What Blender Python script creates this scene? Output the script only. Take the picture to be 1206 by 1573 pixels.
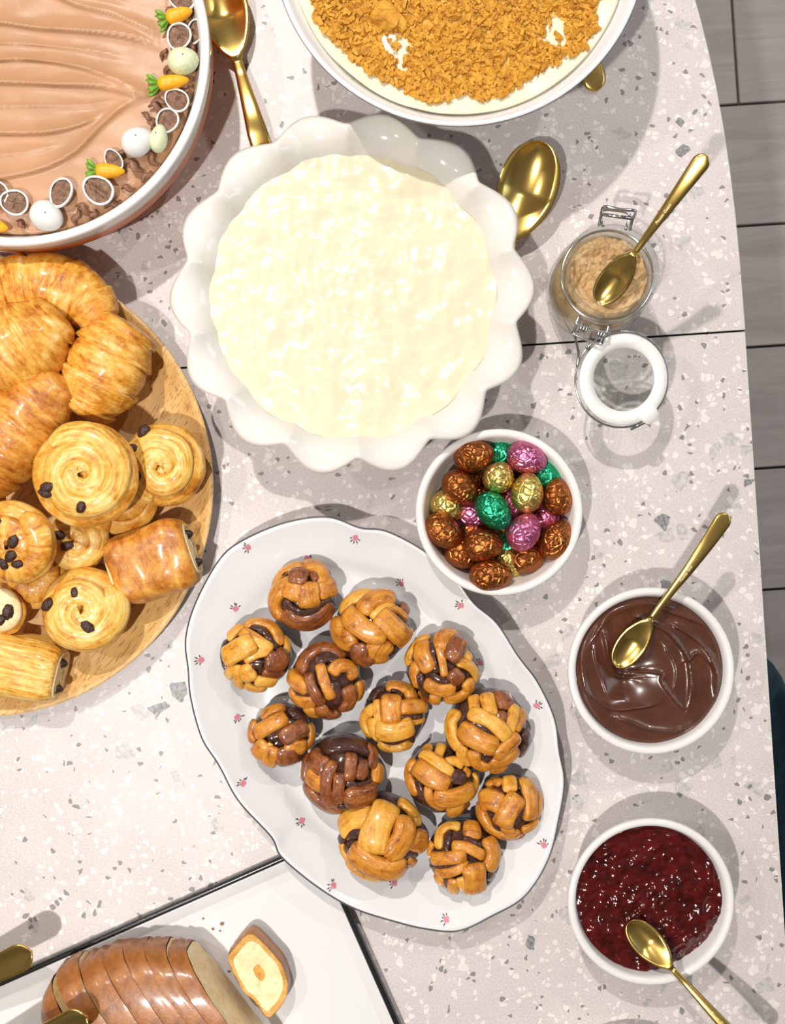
import bpy, math, random
import numpy as np
from mathutils import Vector, Matrix, noise

for o in list(bpy.data.objects):
    bpy.data.objects.remove(o)
C = bpy.context.scene.collection
S = bpy.context.scene
PI = math.pi
rnd = random.Random(7)

# ------------------------------------------------------------------ camera, light, exposure
T = 0.75            # height of the table top
H = 0.80            # height of the camera above the table top
SC = 0.0005         # metres per photo pixel on the table top
cam_data = bpy.data.cameras.new('camera')
cam_data.sensor_fit = 'VERTICAL'
cam_data.sensor_height = 24.0
cam_data.lens = 24.0 * (H / SC) / 1573.0
cam_data.clip_start = 0.02
cam = bpy.data.objects.new('camera', cam_data)
cam.location = (0, 0, T + H)
C.objects.link(cam)
S.camera = cam

world = bpy.data.worlds.new('room_light')
S.world = world
world.use_nodes = True
world.node_tree.nodes['Background'].inputs[0].default_value = (0.80, 0.90, 1.0, 1)
world.node_tree.nodes['Background'].inputs[1].default_value = 0.6

def ceiling_lamp(x, y, power, col, size=0.055):
    l = bpy.data.lights.new('ceiling_spot', 'AREA')
    l.shape = 'DISK'; l.size = size; l.energy = power; l.color = col
    o = bpy.data.objects.new('ceiling_spot', l)
    o.location = (x, y, T + 1.7)
    C.objects.link(o)
    return o
WARM = (1.0, 0.95, 0.90)
ceiling_lamp(-0.43, -0.50, 20, WARM)
ceiling_lamp(-0.38, 1.05, 25, WARM)
ceiling_lamp(-1.15, 0.35, 6.5, WARM)
ceiling_lamp(1.05, 1.25, 8.5, WARM)
day_fill = bpy.data.lights.new('daylight_fill', 'AREA')          # cool fill lamp, added outside the unseen added window
day_fill.shape = 'RECTANGLE'; day_fill.size = 1.8; day_fill.size_y = 1.3; day_fill.energy = 13; day_fill.color = (0.72, 0.86, 1.0)
day_fill_obj = bpy.data.objects.new('daylight_fill', day_fill); C.objects.link(day_fill_obj)
day_fill_obj.location = (2.70, 0.6, 1.55); day_fill_obj.rotation_euler = (0, PI / 2, 0)

S.view_settings.view_transform = 'Standard'
S.view_settings.look = 'None'
S.view_settings.exposure = 0.20
S.view_settings.gamma = 1.0
S.view_settings.use_curve_mapping = False

# ------------------------------------------------------------------ helpers
def P(px, py, h=0.0):
    """photo pixel + height above the table -> world point"""
    k = SC * (H - h) / H
    return Vector(((px - 603) * k, (786.5 - py) * k, T + h))

def kscale(h):
    return SC * (H - h) / H

def prop(o, label=None, cat=None, group=None, kind=None):
    if label: o['label'] = label
    if cat: o['category'] = cat
    if group: o['group'] = group
    if kind: o['kind'] = kind
    return o

def thing(name, label, cat, loc=(0, 0, 0), rotz=0.0, group=None):
    o = bpy.data.objects.new(name, None)
    o.empty_display_size = 0.02
    C.objects.link(o)
    o.location = loc
    o.rotation_euler = (0, 0, rotz)
    return prop(o, label, cat, group)

def mk(name, verts, faces, mats, parent=None, smooth=True, mi=None, loc=None, flow=None):
    me = bpy.data.meshes.new(name)
    me.from_pydata([tuple(v) for v in verts], [], [tuple(f) for f in faces])
    if not isinstance(mats, (list, tuple)): mats = [mats]
    for m in mats: me.materials.append(m)
    if smooth: me.polygons.foreach_set('use_smooth', [True] * len(me.polygons))
    if mi is not None: me.polygons.foreach_set('material_index', mi)
    if flow is not None:
        at_ = me.attributes.new('flow', 'FLOAT_VECTOR', 'POINT')
        at_.data.foreach_set('vector', [c for p in flow for c in p])
    me.update()
    o = bpy.data.objects.new(name, me)
    C.objects.link(o)
    if parent is not None: o.parent = parent
    if loc is not None: o.location = loc
    return o

def inst(src, name, parent=None, loc=None, rot=None, scale=None):
    o = src.copy(); C.objects.link(o); o.name = name
    o.parent = parent
    if loc is not None: o.location = loc
    if rot is not None: o.rotation_euler = rot
    if scale is not None: o.scale = scale
    return o

class MB:
    """collects pieces of ONE part"""
    def __init__(self): self.v = []; self.f = []; self.m = []
    def add(self, vf, mi=0):
        v, f = vf; n = len(self.v)
        self.v += [tuple(p) for p in v]
        self.f += [tuple(i + n for i in q) for q in f]
        self.m += [mi] * len(f)
        return self
    def build(self, name, mats, parent=None, smooth=True, loc=None):
        return mk(name, self.v, self.f, mats, parent, smooth, self.m, loc)

def lathe(prof, n=64, cx=0, cy=0):
    """prof: list of (r,z), from one end to the other; r==0 ends are closed to a point"""
    v = []; f = []; rings = []
    for r, z in prof:
        if r < 1e-7:
            rings.append([len(v)]); v.append((cx, cy, z))
        else:
            rings.append(list(range(len(v), len(v) + n)))
            v += [(cx + r * math.cos(2 * PI * i / n), cy + r * math.sin(2 * PI * i / n), z) for i in range(n)]
    for a, b in zip(rings, rings[1:]):
        for i in range(n):
            j = (i + 1) % n
            if len(a) == 1 and len(b) == 1: continue
            if len(a) == 1: f.append((a[0], b[i], b[j]))
            elif len(b) == 1: f.append((a[i], b[0], a[j]))
            else: f.append((a[i], b[i], b[j], a[j]))
    return v, f

def grid(rows, wrap=False, cap=False):
    """rows: list of equally long lists of points"""
    n = len(rows[0]); v = [p for r in rows for p in r]; f = []
    for i in range(len(rows) - 1):
        for j in range(n if wrap else n - 1):
            k = (j + 1) % n
            f.append((i * n + j, i * n + k, (i + 1) * n + k, (i + 1) * n + j))
    if cap:
        for i, flip in (((0, True),) if cap is True else ()) + ((len(rows) - 1, False),):
            c = sum((Vector(p) for p in rows[i]), Vector()) / n
            ci = len(v); v.append(tuple(c))
            for j in range(n):
                k = (j + 1) % n
                f.append((ci, i * n + k, i * n + j) if flip else (ci, i * n + j, i * n + k))
    return v, f

def catmull(pts, n, closed=False):
    pts = [Vector(p) for p in pts]
    m = len(pts); out = []
    if m == 1: return pts * n
    segs = m if closed else m - 1
    for i in range(n):
        t = i * segs / n if closed else i * segs / (n - 1)
        k = min(int(t), segs - 1); u = t - k
        if closed: a, b, c, d = pts[(k - 1) % m], pts[k], pts[(k + 1) % m], pts[(k + 2) % m]
        else:
            b, c = pts[k], pts[k + 1]
            a = pts[k - 1] if k > 0 else b * 2 - c
            d = pts[k + 2] if k + 2 < m else c * 2 - b
        out.append(0.5 * ((2 * b) + (c - a) * u + (2 * a - 5 * b + 4 * c - d) * u * u + (3 * b - a - 3 * c + d) * u ** 3))
    return out

def sweep(path, ups, hw, th, ns=12, e=0.85, cap=True):
    """flattened tube along path; hw half widths, th half thicknesses"""
    rows = []; n = len(path)
    for i in range(n):
        t = (path[min(i + 1, n - 1)] - path[max(i - 1, 0)])
        if t.length < 1e-9: t = Vector((1, 0, 0))
        t.normalize()
        u = (ups[i] - t * ups[i].dot(t)).normalized()
        s = t.cross(u)
        r = []
        for j in range(ns):
            a = 2 * PI * j / ns
            ca, sa = math.cos(a), math.sin(a)
            ca = math.copysign(abs(ca) ** e, ca); sa = math.copysign(abs(sa) ** e, sa)
            r.append(path[i] + s * (hw[i] * ca) + u * (th[i] * sa))
        rows.append(r)
    return grid(rows, wrap=True, cap=cap)

def sweep_flow(path, hw, th, ns, seed=0.0, caps=2):
    """straightened coordinates of a sweep: length, across, height"""
    out = []; s = 0.0
    for i in range(len(path)):
        if i: s += (path[i] - path[i - 1]).length
        out += [(s, hw[i] * math.cos(2 * PI * j / ns), seed + th[i] * math.sin(2 * PI * j / ns)) for j in range(ns)]
    return out + [(0, 0, seed), (s, 0, seed)][:caps]

def ridge_field(segs, X, Y):
    """spatula strokes: crests along polylines, steep on one side"""
    Zv = np.zeros_like(X)
    for pl, amp, wd in segs:
        best = np.full(X.shape, 1e9); side = np.zeros_like(X); endf = np.ones_like(X)
        for i in range(len(pl) - 1):
            a, b = pl[i], pl[i + 1]; d = b - a; L2 = d @ d + 1e-12
            t = np.clip(((X - a[0]) * d[0] + (Y - a[1]) * d[1]) / L2, 0, 1)
            dx = X - (a[0] + t * d[0]); dy = Y - (a[1] + t * d[1]); dd = np.hypot(dx, dy)
            m_ = dd < best
            best = np.where(m_, dd, best); side = np.where(m_, d[0] * dy - d[1] * dx, side)
            g_ = (i + t) / (len(pl) - 1); endf = np.where(m_, np.minimum(1, (1 - g_) * 4 + 0.25), endf)
        up = np.exp(-best / wd); dn = np.exp(-best / (wd * 0.16))
        Zv += amp * endf * np.where(side > 0, up, dn)
    return Zv

def tube(pts, r, ns=8, n=None, closed=False):
    pts = [Vector(p) for p in pts]
    if n: pts = catmull(pts, n, closed)
    if closed: pts = pts + [pts[0], pts[1]]
    ups = []
    u = Vector((0.13, 0.21, 1)).normalized()
    for i in range(len(pts)):
        t = (pts[min(i + 1, len(pts) - 1)] - pts[max(i - 1, 0)]).normalized()
        u = u - t * u.dot(t)
        if u.length < 1e-4: u = t.orthogonal()
        u.normalize(); ups.append(u.copy())
    return sweep(pts, ups, [r] * len(pts), [r] * len(pts), ns, 1.0, cap=not closed)

def ellipsoid(a, b, c, n=20, m=12, egg=0.0, nz=0.0, seed=0, nf=1.0):
    prof = []
    v = []; f = []
    rows = []
    for i in range(m + 1):
        ph = PI * i / m
        row = []
        for j in range(n):
            th = 2 * PI * j / n
            x = math.cos(ph); r = math.sin(ph)
            r2 = r * (1 - egg * x)
            p = Vector((a * x, b * r2 * math.cos(th), c * r2 * math.sin(th)))
            if nz:
                p *= 1 + nz * noise.noise(Vector((p.x / a, p.y / b, p.z / c)) * nf + Vector((seed, seed * 2.3, 0)))
            row.append(p)
        rows.append(row)
    return grid(rows, wrap=True)

def box(x0, x1, y0, y1, z0, z1):
    v = [(x0, y0, z0), (x1, y0, z0), (x1, y1, z0), (x0, y1, z0), (x0, y0, z1), (x1, y0, z1), (x1, y1, z1), (x0, y1, z1)]
    return v, [(0, 3, 2, 1), (4, 5, 6, 7), (0, 1, 5, 4), (1, 2, 6, 5), (2, 3, 7, 6), (3, 0, 4, 7)]

def xf(vf, mat):
    return [mat @ Vector(p) for p in vf[0]], vf[1]

def bevel(o, w, seg=2):
    m = o.modifiers.new('bevel', 'BEVEL'); m.width = w; m.segments = seg; m.limit_method = 'ANGLE'; m.angle_limit = 0.6
    return o

def disc(R, zf, nr=60, na=120, zb=None, wf=None, shrink=1.0):
    """height field on a disc; zb closes it with a skirt and a bottom; wf(theta) scales the radius"""
    v = [(0, 0, zf(0, 0))]; f = []
    for i in range(1, nr + 1):
        for j in range(na):
            a = 2 * PI * j / na
            r = R * i / nr * (wf(a) if wf else 1)
            x, y = r * math.cos(a), r * math.sin(a)
            v.append((x, y, zf(x, y)))
    for j in range(na):
        f.append((0, 1 + j, 1 + (j + 1) % na))
    for i in range(nr - 1):
        for j in range(na):
            a = 1 + i * na + j; b = 1 + i * na + (j + 1) % na
            f.append((a, a + na, b + na, b))
    if zb is not None:
        n0 = 1 + (nr - 1) * na; n1 = len(v)
        for j in range(na):
            a = 2 * PI * j / na; r = R * shrink * (wf(a) if wf else 1)
            v.append((r * math.cos(a), r * math.sin(a), zb))
        for j in range(na):
            k = (j + 1) % na
            f.append((n0 + j, n1 + j, n1 + k, n0 + k))
        f.append(tuple(range(n1 + na - 1, n1 - 1, -1)))
    return v, f

def fbm(x, y, z=0.0, o=3):
    return noise.fractal(Vector((x, y, z)), 1.0, 2.0, o)

# ------------------------------------------------------------------ materials
def newmat(name):
    m = bpy.data.materials.new(name); m.use_nodes = True
    nt = m.node_tree
    return m, nt, nt.nodes['Principled BSDF']

def N(nt, typ, **kw):
    n = nt.nodes.new(typ)
    for k, v in kw.items(): setattr(n, k, v)
    return n

def setin(n, **kw):
    for k, v in kw.items():
        n.inputs[k.replace('_', ' ')].default_value = v
    return n

def ramp(nt, fac, stops, interp='LINEAR'):
    r = N(nt, 'ShaderNodeValToRGB')
    r.color_ramp.interpolation = interp
    el = r.color_ramp.elements
    while len(el) < len(stops): el.new(0.5)
    for e, (p, c) in zip(el, stops):
        e.position = p; e.color = (c[0], c[1], c[2], 1)
    nt.links.new(fac, r.inputs[0])
    return r.outputs[0]

def mix(nt, fac, a, b, blend='MIX'):
    n = N(nt, 'ShaderNodeMix', data_type='RGBA', blend_type=blend)
    for s, v in ((0, fac), (6, a), (7, b)):
        if hasattr(v, 'links') or isinstance(v, bpy.types.NodeSocket): nt.links.new(v, n.inputs[s])
        elif s == 0: n.inputs[0].default_value = v
        else: n.inputs[s].default_value = (v[0], v[1], v[2], 1)
    return n.outputs[2]

def mth(nt, op, a, b=0.0):
    n = N(nt, 'ShaderNodeMath', operation=op)
    for i, v in enumerate((a, b)):
        if isinstance(v, bpy.types.NodeSocket): nt.links.new(v, n.inputs[i])
        else: n.inputs[i].default_value = v
    return n.outputs[0]

def coords(nt, scale=(1, 1, 1), rot=(0, 0, 0), kind='Object'):
    tc = N(nt, 'ShaderNodeTexCoord'); mp = N(nt, 'ShaderNodeMapping')
    mp.inputs['Scale'].default_value = scale; mp.inputs['Rotation'].default_value = rot
    nt.links.new(tc.outputs[kind], mp.inputs[0])
    return mp.outputs[0]

def ntex(nt, co, scale, detail=3, rough=0.55, dist=0.0):
    n = N(nt, 'ShaderNodeTexNoise')
    setin(n, Scale=scale, Detail=detail, Roughness=rough, Distortion=dist)
    nt.links.new(co, n.inputs['Vector'])
    return n.outputs[0]

def vtex(nt, co, scale, feature='F1'):
    n = N(nt, 'ShaderNodeTexVoronoi', feature=feature)
    n.inputs['Scale'].default_value = scale
    nt.links.new(co, n.inputs['Vector'])
    return n

def bump(nt, bsdf, h, strength=0.3, dist=0.001):
    b = N(nt, 'ShaderNodeBump')
    b.inputs['Strength'].default_value = strength; b.inputs['Distance'].default_value = dist
    nt.links.new(h, b.inputs['Height']); nt.links.new(b.outputs[0], bsdf.inputs['Normal'])

def plain(name, col, rough=0.4, metal=0.0, spec=0.5, coat=0.0, nscale=None, namp=0.12, bscale=None, bstr=0.2, bdist=0.0005, sss=0.0):
    m, nt, b = newmat(name)
    b.inputs['Base Color'].default_value = (*col, 1)
    b.inputs['Roughness'].default_value = rough
    b.inputs['Metallic'].default_value = metal
    b.inputs['Specular IOR Level'].default_value = spec
    b.inputs['Coat Weight'].default_value = coat
    b.inputs['Coat Roughness'].default_value = 0.08
    if sss:
        b.inputs['Subsurface Weight'].default_value = sss
        b.inputs['Subsurface Radius'].default_value = (0.006, 0.004, 0.002)
        b.inputs['Subsurface Scale'].default_value = 1.0
    co = coords(nt)
    if nscale:
        n = ntex(nt, co, nscale)
        c = ramp(nt, n, [(0.25, [x * (1 - namp) for x in col]), (0.75, [min(1, x * (1 + namp)) for x in col])])
        nt.links.new(c, b.inputs['Base Color'])
    if bscale:
        bump(nt, b, ntex(nt, co, bscale, 4), bstr, bdist)
    return m

def dough(name, stops, rough=0.4, coat=0.2, scale=55, bscale=350, bstr=0.35, stretch=(1, 1, 1), bdist=0.0008, flow=None, fw=0.4):
    m, nt, b = newmat(name)
    co = coords(nt, stretch)
    n1 = ntex(nt, co, scale, 4, 0.6, 0.6)
    n2 = ntex(nt, co, scale * 5, 3, 0.6, 0.3)
    f = mth(nt, 'ADD', mth(nt, 'MULTIPLY', n1, 0.72), mth(nt, 'MULTIPLY', n2, 0.28))
    h = ntex(nt, co, bscale, 5, 0.65, 0.4)
    if flow:
        at_ = N(nt, 'ShaderNodeAttribute', attribute_name='flow'); mp = N(nt, 'ShaderNodeMapping')
        mp.inputs['Scale'].default_value = flow
        nt.links.new(at_.outputs['Vector'], mp.inputs[0])
        st = ntex(nt, mp.outputs[0], 1.0, 4, 0.6, 0.5)
        f = mth(nt, 'ADD', mth(nt, 'MULTIPLY', f, 1 - fw), mth(nt, 'MULTIPLY', st, fw))
        h = mth(nt, 'ADD', h, mth(nt, 'MULTIPLY', st, 1.6))
    nt.links.new(ramp(nt, f, stops), b.inputs['Base Color'])
    b.inputs['Roughness'].default_value = rough
    b.inputs['Coat Weight'].default_value = coat
    b.inputs['Coat Roughness'].default_value = 0.15
    bump(nt, b, h, bstr, bdist)
    return m

def terrazzo(name):
    m, nt, b = newmat(name)
    co0 = coords(nt)
    wob = N(nt, 'ShaderNodeTexNoise'); setin(wob, Scale=90.0, Detail=3.0)
    nt.links.new(co0, wob.inputs['Vector'])
    va = N(nt, 'ShaderNodeVectorMath', operation='MULTIPLY_ADD')
    nt.links.new(wob.outputs['Color'], va.inputs[0])
    va.inputs[1].default_value = (0.006, 0.006, 0.0)
    nt.links.new(co0, va.inputs[2])
    fl = N(nt, 'ShaderNodeVectorMath', operation='MULTIPLY')
    nt.links.new(va.outputs[0], fl.inputs[0]); fl.inputs[1].default_value = (1, 1, 0)
    co = fl.outputs[0]
    def chips(scale, thr, edge):
        c = vtex(nt, co, scale); d = vtex(nt, co, scale, 'DISTANCE_TO_EDGE')
        sp = N(nt, 'ShaderNodeSeparateColor'); nt.links.new(c.outputs['Color'], sp.inputs[0])
        sel = mth(nt, 'GREATER_THAN', sp.outputs[0], thr)
        return mth(nt, 'MULTIPLY', sel, mth(nt, 'GREATER_THAN', d.outputs['Distance'], edge)), sp
    base = ramp(nt, ntex(nt, co0, 25, 5, 0.6), [(0.3, (0.555, 0.50, 0.485)), (0.7, (0.62, 0.56, 0.545))])
    fine = ntex(nt, co0, 700, 3)
    base = mix(nt, 0.16, base, ramp(nt, fine, [(0.4, (0.30, 0.28, 0.27)), (0.6, (0.8, 0.77, 0.75))]))
    m1, _ = chips(250, 0.83, 0.10)
    base = mix(nt, mth(nt, 'MULTIPLY', m1, 0.55), base, (0.84, 0.80, 0.77))
    m1b, _ = chips(130, 0.95, 0.17)
    base = mix(nt, mth(nt, 'MULTIPLY', m1b, 0.55), base, (0.80, 0.76, 0.73))
    m2, _ = chips(75, 0.94, 0.12)
    base = mix(nt, mth(nt, 'MULTIPLY', m2, 0.6), base, ramp(nt, ntex(nt, co0, 300, 3), [(0.35, (0.28, 0.28, 0.28)), (0.65, (0.55, 0.53, 0.51))]))
    m3, _ = chips(58, 0.975, 0.2)
    base = mix(nt, mth(nt, 'MULTIPLY', m3, 0.92), base, ramp(nt, ntex(nt, co0, 380, 4, 0.7, 1.0), [(0.38, (0.07, 0.075, 0.08)), (0.66, (0.36, 0.36, 0.36))]))
    m4, _ = chips(240, 0.955, 0.14)
    base = mix(nt, mth(nt, 'MULTIPLY', m4, 0.8), base, (0.13, 0.125, 0.12))
    nt.links.new(base, b.inputs['Base Color'])
    b.inputs['Roughness'].default_value = 0.42
    return m

def woodmat(name, c1, c2, c3, stretch=(3, 40, 40), rough=0.45, pores=True):
    m, nt, b = newmat(name)
    co = coords(nt, stretch)
    n = ntex(nt, co, 1.6, 5, 0.65, 1.2)
    col = ramp(nt, n, [(0.25, c1), (0.5, c2), (0.75, c3)])
    if pores:
        p = ntex(nt, coords(nt, (stretch[0] * 14, stretch[1] * 14, stretch[2] * 14)), 1.0, 2, 0.5)
        col = mix(nt, mth(nt, 'MULTIPLY', mth(nt, 'LESS_THAN', p, 0.39), 0.55), col, [x * 0.45 for x in c1])
    nt.links.new(col, b.inputs['Base Color'])
    b.inputs['Roughness'].default_value = rough
    bump(nt, b, n, 0.12, 0.0006)
    return m

def foil(name, col):
    m, nt, b = newmat(name)
    co = coords(nt)
    b.inputs['Base Color'].default_value = (*col, 1)
    b.inputs['Metallic'].default_value = 0.92
    b.inputs['Roughness'].default_value = 0.24
    v = vtex(nt, co, 190, 'DISTANCE_TO_EDGE')
    e = mth(nt, 'MINIMUM', mth(nt, 'MULTIPLY', v.outputs['Distance'], 7.0), 1.0)
    h = mth(nt, 'ADD', e, mth(nt, 'MULTIPLY', ntex(nt, co, 420, 3), 1.2))
    bump(nt, b, h, 0.55, 0.0011)
    return m

def glassmat(name, tint=(0.97, 0.985, 0.98)):
    m = bpy.data.materials.new(name); m.use_nodes = True
    nt = m.node_tree; nt.nodes.clear()
    out = N(nt, 'ShaderNodeOutputMaterial'); mx = N(nt, 'ShaderNodeMixShader')
    tr = N(nt, 'ShaderNodeBsdfTransparent'); gl = N(nt, 'ShaderNodeBsdfGlossy')
    tr.inputs[0].default_value = (*tint, 1); gl.inputs['Roughness'].default_value = 0.03
    lw = N(nt, 'ShaderNodeLayerWeight'); lw.inputs[0].default_value = 0.5
    nt.links.new(mth(nt, 'ADD', mth(nt, 'MULTIPLY', mth(nt, 'POWER', lw.outputs['Facing'], 4.0), 0.7), 0.04), mx.inputs[0])
    nt.links.new(tr.outputs[0], mx.inputs[1]); nt.links.new(gl.outputs[0], mx.inputs[2])
    nt.links.new(mx.outputs[0], out.inputs[0])
    return m

M = {}
M['terrazzo'] = terrazzo('terrazzo')
M['edge'] = plain('edge_highlight', (0.80, 0.84, 0.88), 0.35)  # pale bluish tone paints the bevel highlight into bevel and slab sides
M['ceramic'] = plain('white_ceramic', (0.76, 0.74, 0.72), 0.16, coat=0.5)
M['porcelain'] = plain('porcelain', (0.72, 0.72, 0.73), 0.13, coat=0.5)
M['cream_ware'] = plain('warm_white_glaze', (0.74, 0.71, 0.66), 0.14, coat=0.6)
M['orange'] = plain('orange_glaze', (0.80, 0.22, 0.045), 0.3)
M['gold'] = plain('brushed_gold', (0.74, 0.51, 0.15), 0.24, metal=1.0, bscale=900, bstr=0.04, bdist=0.0003)
M['engrave'] = plain('engraved_gold', (0.95, 0.84, 0.5), 0.5, metal=0.6)
M['steel'] = plain('steel_wire', (0.62, 0.63, 0.64), 0.2, metal=1.0)
M['black'] = plain('black_enamel', (0.012, 0.014, 0.014), 0.2)
M['dark_line'] = plain('dark_rim_paint', (0.05, 0.05, 0.055), 0.3)
M['gold_line'] = plain('gold_rim_paint', (0.62, 0.48, 0.16), 0.3, metal=0.7)
M['white_edge'] = plain('pale_paint', (0.62, 0.60, 0.57), 0.4)
M['glass'] = glassmat('clear_glass')
M['rubber'] = plain('white_rubber', (0.80, 0.79, 0.76), 0.45)
M['pink'] = plain('rose_paint', (0.62, 0.22, 0.28), 0.3)
M['leaf_paint'] = plain('leaf_paint', (0.10, 0.075, 0.07), 0.3)
M['floor'] = woodmat('grey_oak', (0.29, 0.25, 0.238), (0.37, 0.325, 0.31), (0.45, 0.40, 0.38), (2.2, 16, 16), 0.5, False)
M['board'] = woodmat('pale_wood', (0.54, 0.29, 0.09), (0.68, 0.41, 0.145), (0.80, 0.53, 0.22), (7, 42, 42), 0.42)
M['dark_wood'] = plain('black_wood', (0.025, 0.022, 0.02), 0.4)
M['teal'] = plain('teal_velvet', (0.010, 0.035, 0.055), 0.8, nscale=60, namp=0.4, bscale=900, bstr=0.3)

# ------------------------------------------------------------------ floor
ROT = math.atan2(55, 830)
rot = Matrix.Rotation(ROT, 4, 'Z')
floor = prop(mk('floor', *box(-2.75, 2.75, -2.75, 2.75, -0.05, -0.012), plain('joint_grey', (0.12, 0.10, 0.095), 0.8), None, False), 'dark subfloor under the grey wooden planks', None, None, 'structure')
floor.rotation_euler = (0, 0, ROT)
kf = SC * (H + T) / H
def floor_uv(px, py):
    x, y = (px - 603) * kf, (786.5 - py) * kf
    p = rot.inverted() @ Vector((x, y, 0))
    return p.x, p.y
u0, v0 = floor_uv(1137, 160)
PW = 0.181; PLn = 1.28; GAP = 0.0035
plank0 = None
r2 = random.Random(3)
for row in range(-13, 10):
    off = 0.0 if row == 0 else r2.uniform(-0.55, 0.55)
    if row == -1: off = 0.62
    for c in range(-3, 3):
        x0 = u0 + off + c * PLn; yb = v0 + row * PW
        if x0 > 2.5 or x0 + PLn < -2.5: continue
        if plank0 is None:
            plank0 = mk('plank', *box(0, PLn - GAP, GAP / 2, PW - GAP / 2, -0.012, 0), M['floor'], floor, False)
            bevel(plank0, 0.0012, 1)
            pl = plank0; pl.location = (x0, yb, 0)
        else:
            pl = inst(plank0, 'plank', floor, (x0, yb, r2.uniform(-0.0003, 0.0)))

# ------------------------------------------------------------------ the room shell
M['wall'] = plain('wall_paint', (0.45, 0.44, 0.43), 0.8)
M['ceil'] = plain('ceiling_paint', (0.62, 0.62, 0.62), 0.85)
WX = 2.6; CZ = 2.5
def wall(name, x0, x1, y0, y1, z0=-0.012, z1=CZ):
    return prop(mk(name, *box(x0, x1, y0, y1, z0, z1), M['wall'], None, False), None, None, None, 'structure')
wall('wall_left', -WX - 0.1, -WX, -WX, WX)
wall('wall_back', -WX - 0.1, WX + 0.1, WX, WX + 0.1)
wall('wall_front', -WX - 0.1, WX + 0.1, -WX - 0.1, -WX)
b = MB()                                     # right wall with an opening for the added window
for q in ((-WX, -0.3, -0.012, CZ), (1.5, WX, -0.012, CZ), (-0.3, 1.5, -0.012, 0.9), (-0.3, 1.5, 2.2, CZ)):
    b.add(box(WX, WX + 0.1, q[0], q[1], q[2], q[3]))
prop(b.build('wall_right', M['wall'], None, False), None, None, None, 'structure')
prop(mk('ceiling', *box(-WX - 0.1, WX + 0.1, -WX - 0.1, WX + 0.1, CZ, CZ + 0.1), M['ceil'], None, False), None, None, None, 'structure')
win = MB()  # unseen window frame, added so the cool fill has an opening
for q in ((-0.3, -0.25, 0.9, 2.2), (1.45, 1.5, 0.9, 2.2), (-0.25, 1.45, 0.9, 0.95), (-0.25, 1.45, 2.15, 2.2), (0.58, 0.62, 0.95, 2.15)):
    win.add(box(WX + 0.02, WX + 0.08, q[0], q[1], q[2], q[3]))
w1 = prop(win.build('added_window_1', M['ceil'], None, False), None, None, None, 'structure')
for y0, y1 in ((-0.25, 0.58), (0.62, 1.45)):
    mk('pane', *box(WX + 0.048, WX + 0.052, y0, y1, 0.95, 2.15), M['glass'], w1, False)

# ------------------------------------------------------------------ table: two rounded ends and an extension leaf between
TH = 0.026
corner = P(1145, 508)                       # right end of the seam
tab = thing('dining_table', 'long speckled terrazzo table with rounded ends and a seam across its top', 'table',
            (0, 0, 0))
tab.location = (corner.x, corner.y, 0); tab.rotation_euler = (0, 0, ROT)
A_, B_, NE = 0.5, 0.635, 2.5
LEAF = 0.78
def slab(outline, name, seams=()):
    n = len(outline); b = 0.0006
    c = Vector((sum(p[0] for p in outline) / n, sum(p[1] for p in outline) / n))
    def inset(d):
        o = []
        for i in range(n):
            p0, p1, p2 = Vector(outline[i - 1]), Vector(outline[i]), Vector(outline[(i + 1) % n])
            t = (p2 - p0).normalized(); nn = Vector((-t.y, t.x))
            if nn.dot(c - p1) < 0: nn = -nn
            o.append(p1 + nn * d)
        return o
    i1 = inset(b)
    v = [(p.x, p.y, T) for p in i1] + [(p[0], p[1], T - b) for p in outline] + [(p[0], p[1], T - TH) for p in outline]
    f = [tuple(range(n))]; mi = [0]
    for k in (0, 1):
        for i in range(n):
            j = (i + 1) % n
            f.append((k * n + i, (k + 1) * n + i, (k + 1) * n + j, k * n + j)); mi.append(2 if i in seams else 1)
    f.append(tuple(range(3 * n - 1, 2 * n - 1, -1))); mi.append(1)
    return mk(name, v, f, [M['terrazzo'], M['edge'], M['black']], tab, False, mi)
g = 0.00025
def end_outline(sign, y0):
    pts = []
    for i in range(73):
        t = PI * i / 72
        cx, sy = math.cos(t), math.sin(t)
        x = -A_ + A_ * math.copysign(abs(cx) ** (2 / NE), cx); y = B_ * abs(sy) ** (2 / NE)
        pts.append((x, y0 + sign * y))
    return pts if sign > 0 else pts[::-1]
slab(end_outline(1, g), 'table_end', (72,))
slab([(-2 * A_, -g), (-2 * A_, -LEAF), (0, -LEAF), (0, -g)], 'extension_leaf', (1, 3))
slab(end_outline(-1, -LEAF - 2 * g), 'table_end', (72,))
mk('apron', *box(-0.85, -0.15, -LEAF - 0.38, 0.38, T - TH - 0.07, T - TH - 0.0005), M['dark_wood'], tab, False)
for sx in (-0.82, -0.18):
    for sy in (0.33, -LEAF - 0.33):
        rows = [[(sx + a * w, sy + c * w, z) for a, c in ((-1, -1), (1, -1), (1, 1), (-1, 1))] for z, w in ((0, 0.018), (0.35, 0.026), (T - TH - 0.07, 0.034))]
        mk('leg', *grid(rows, True, True), M['dark_wood'], tab, False)

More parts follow.
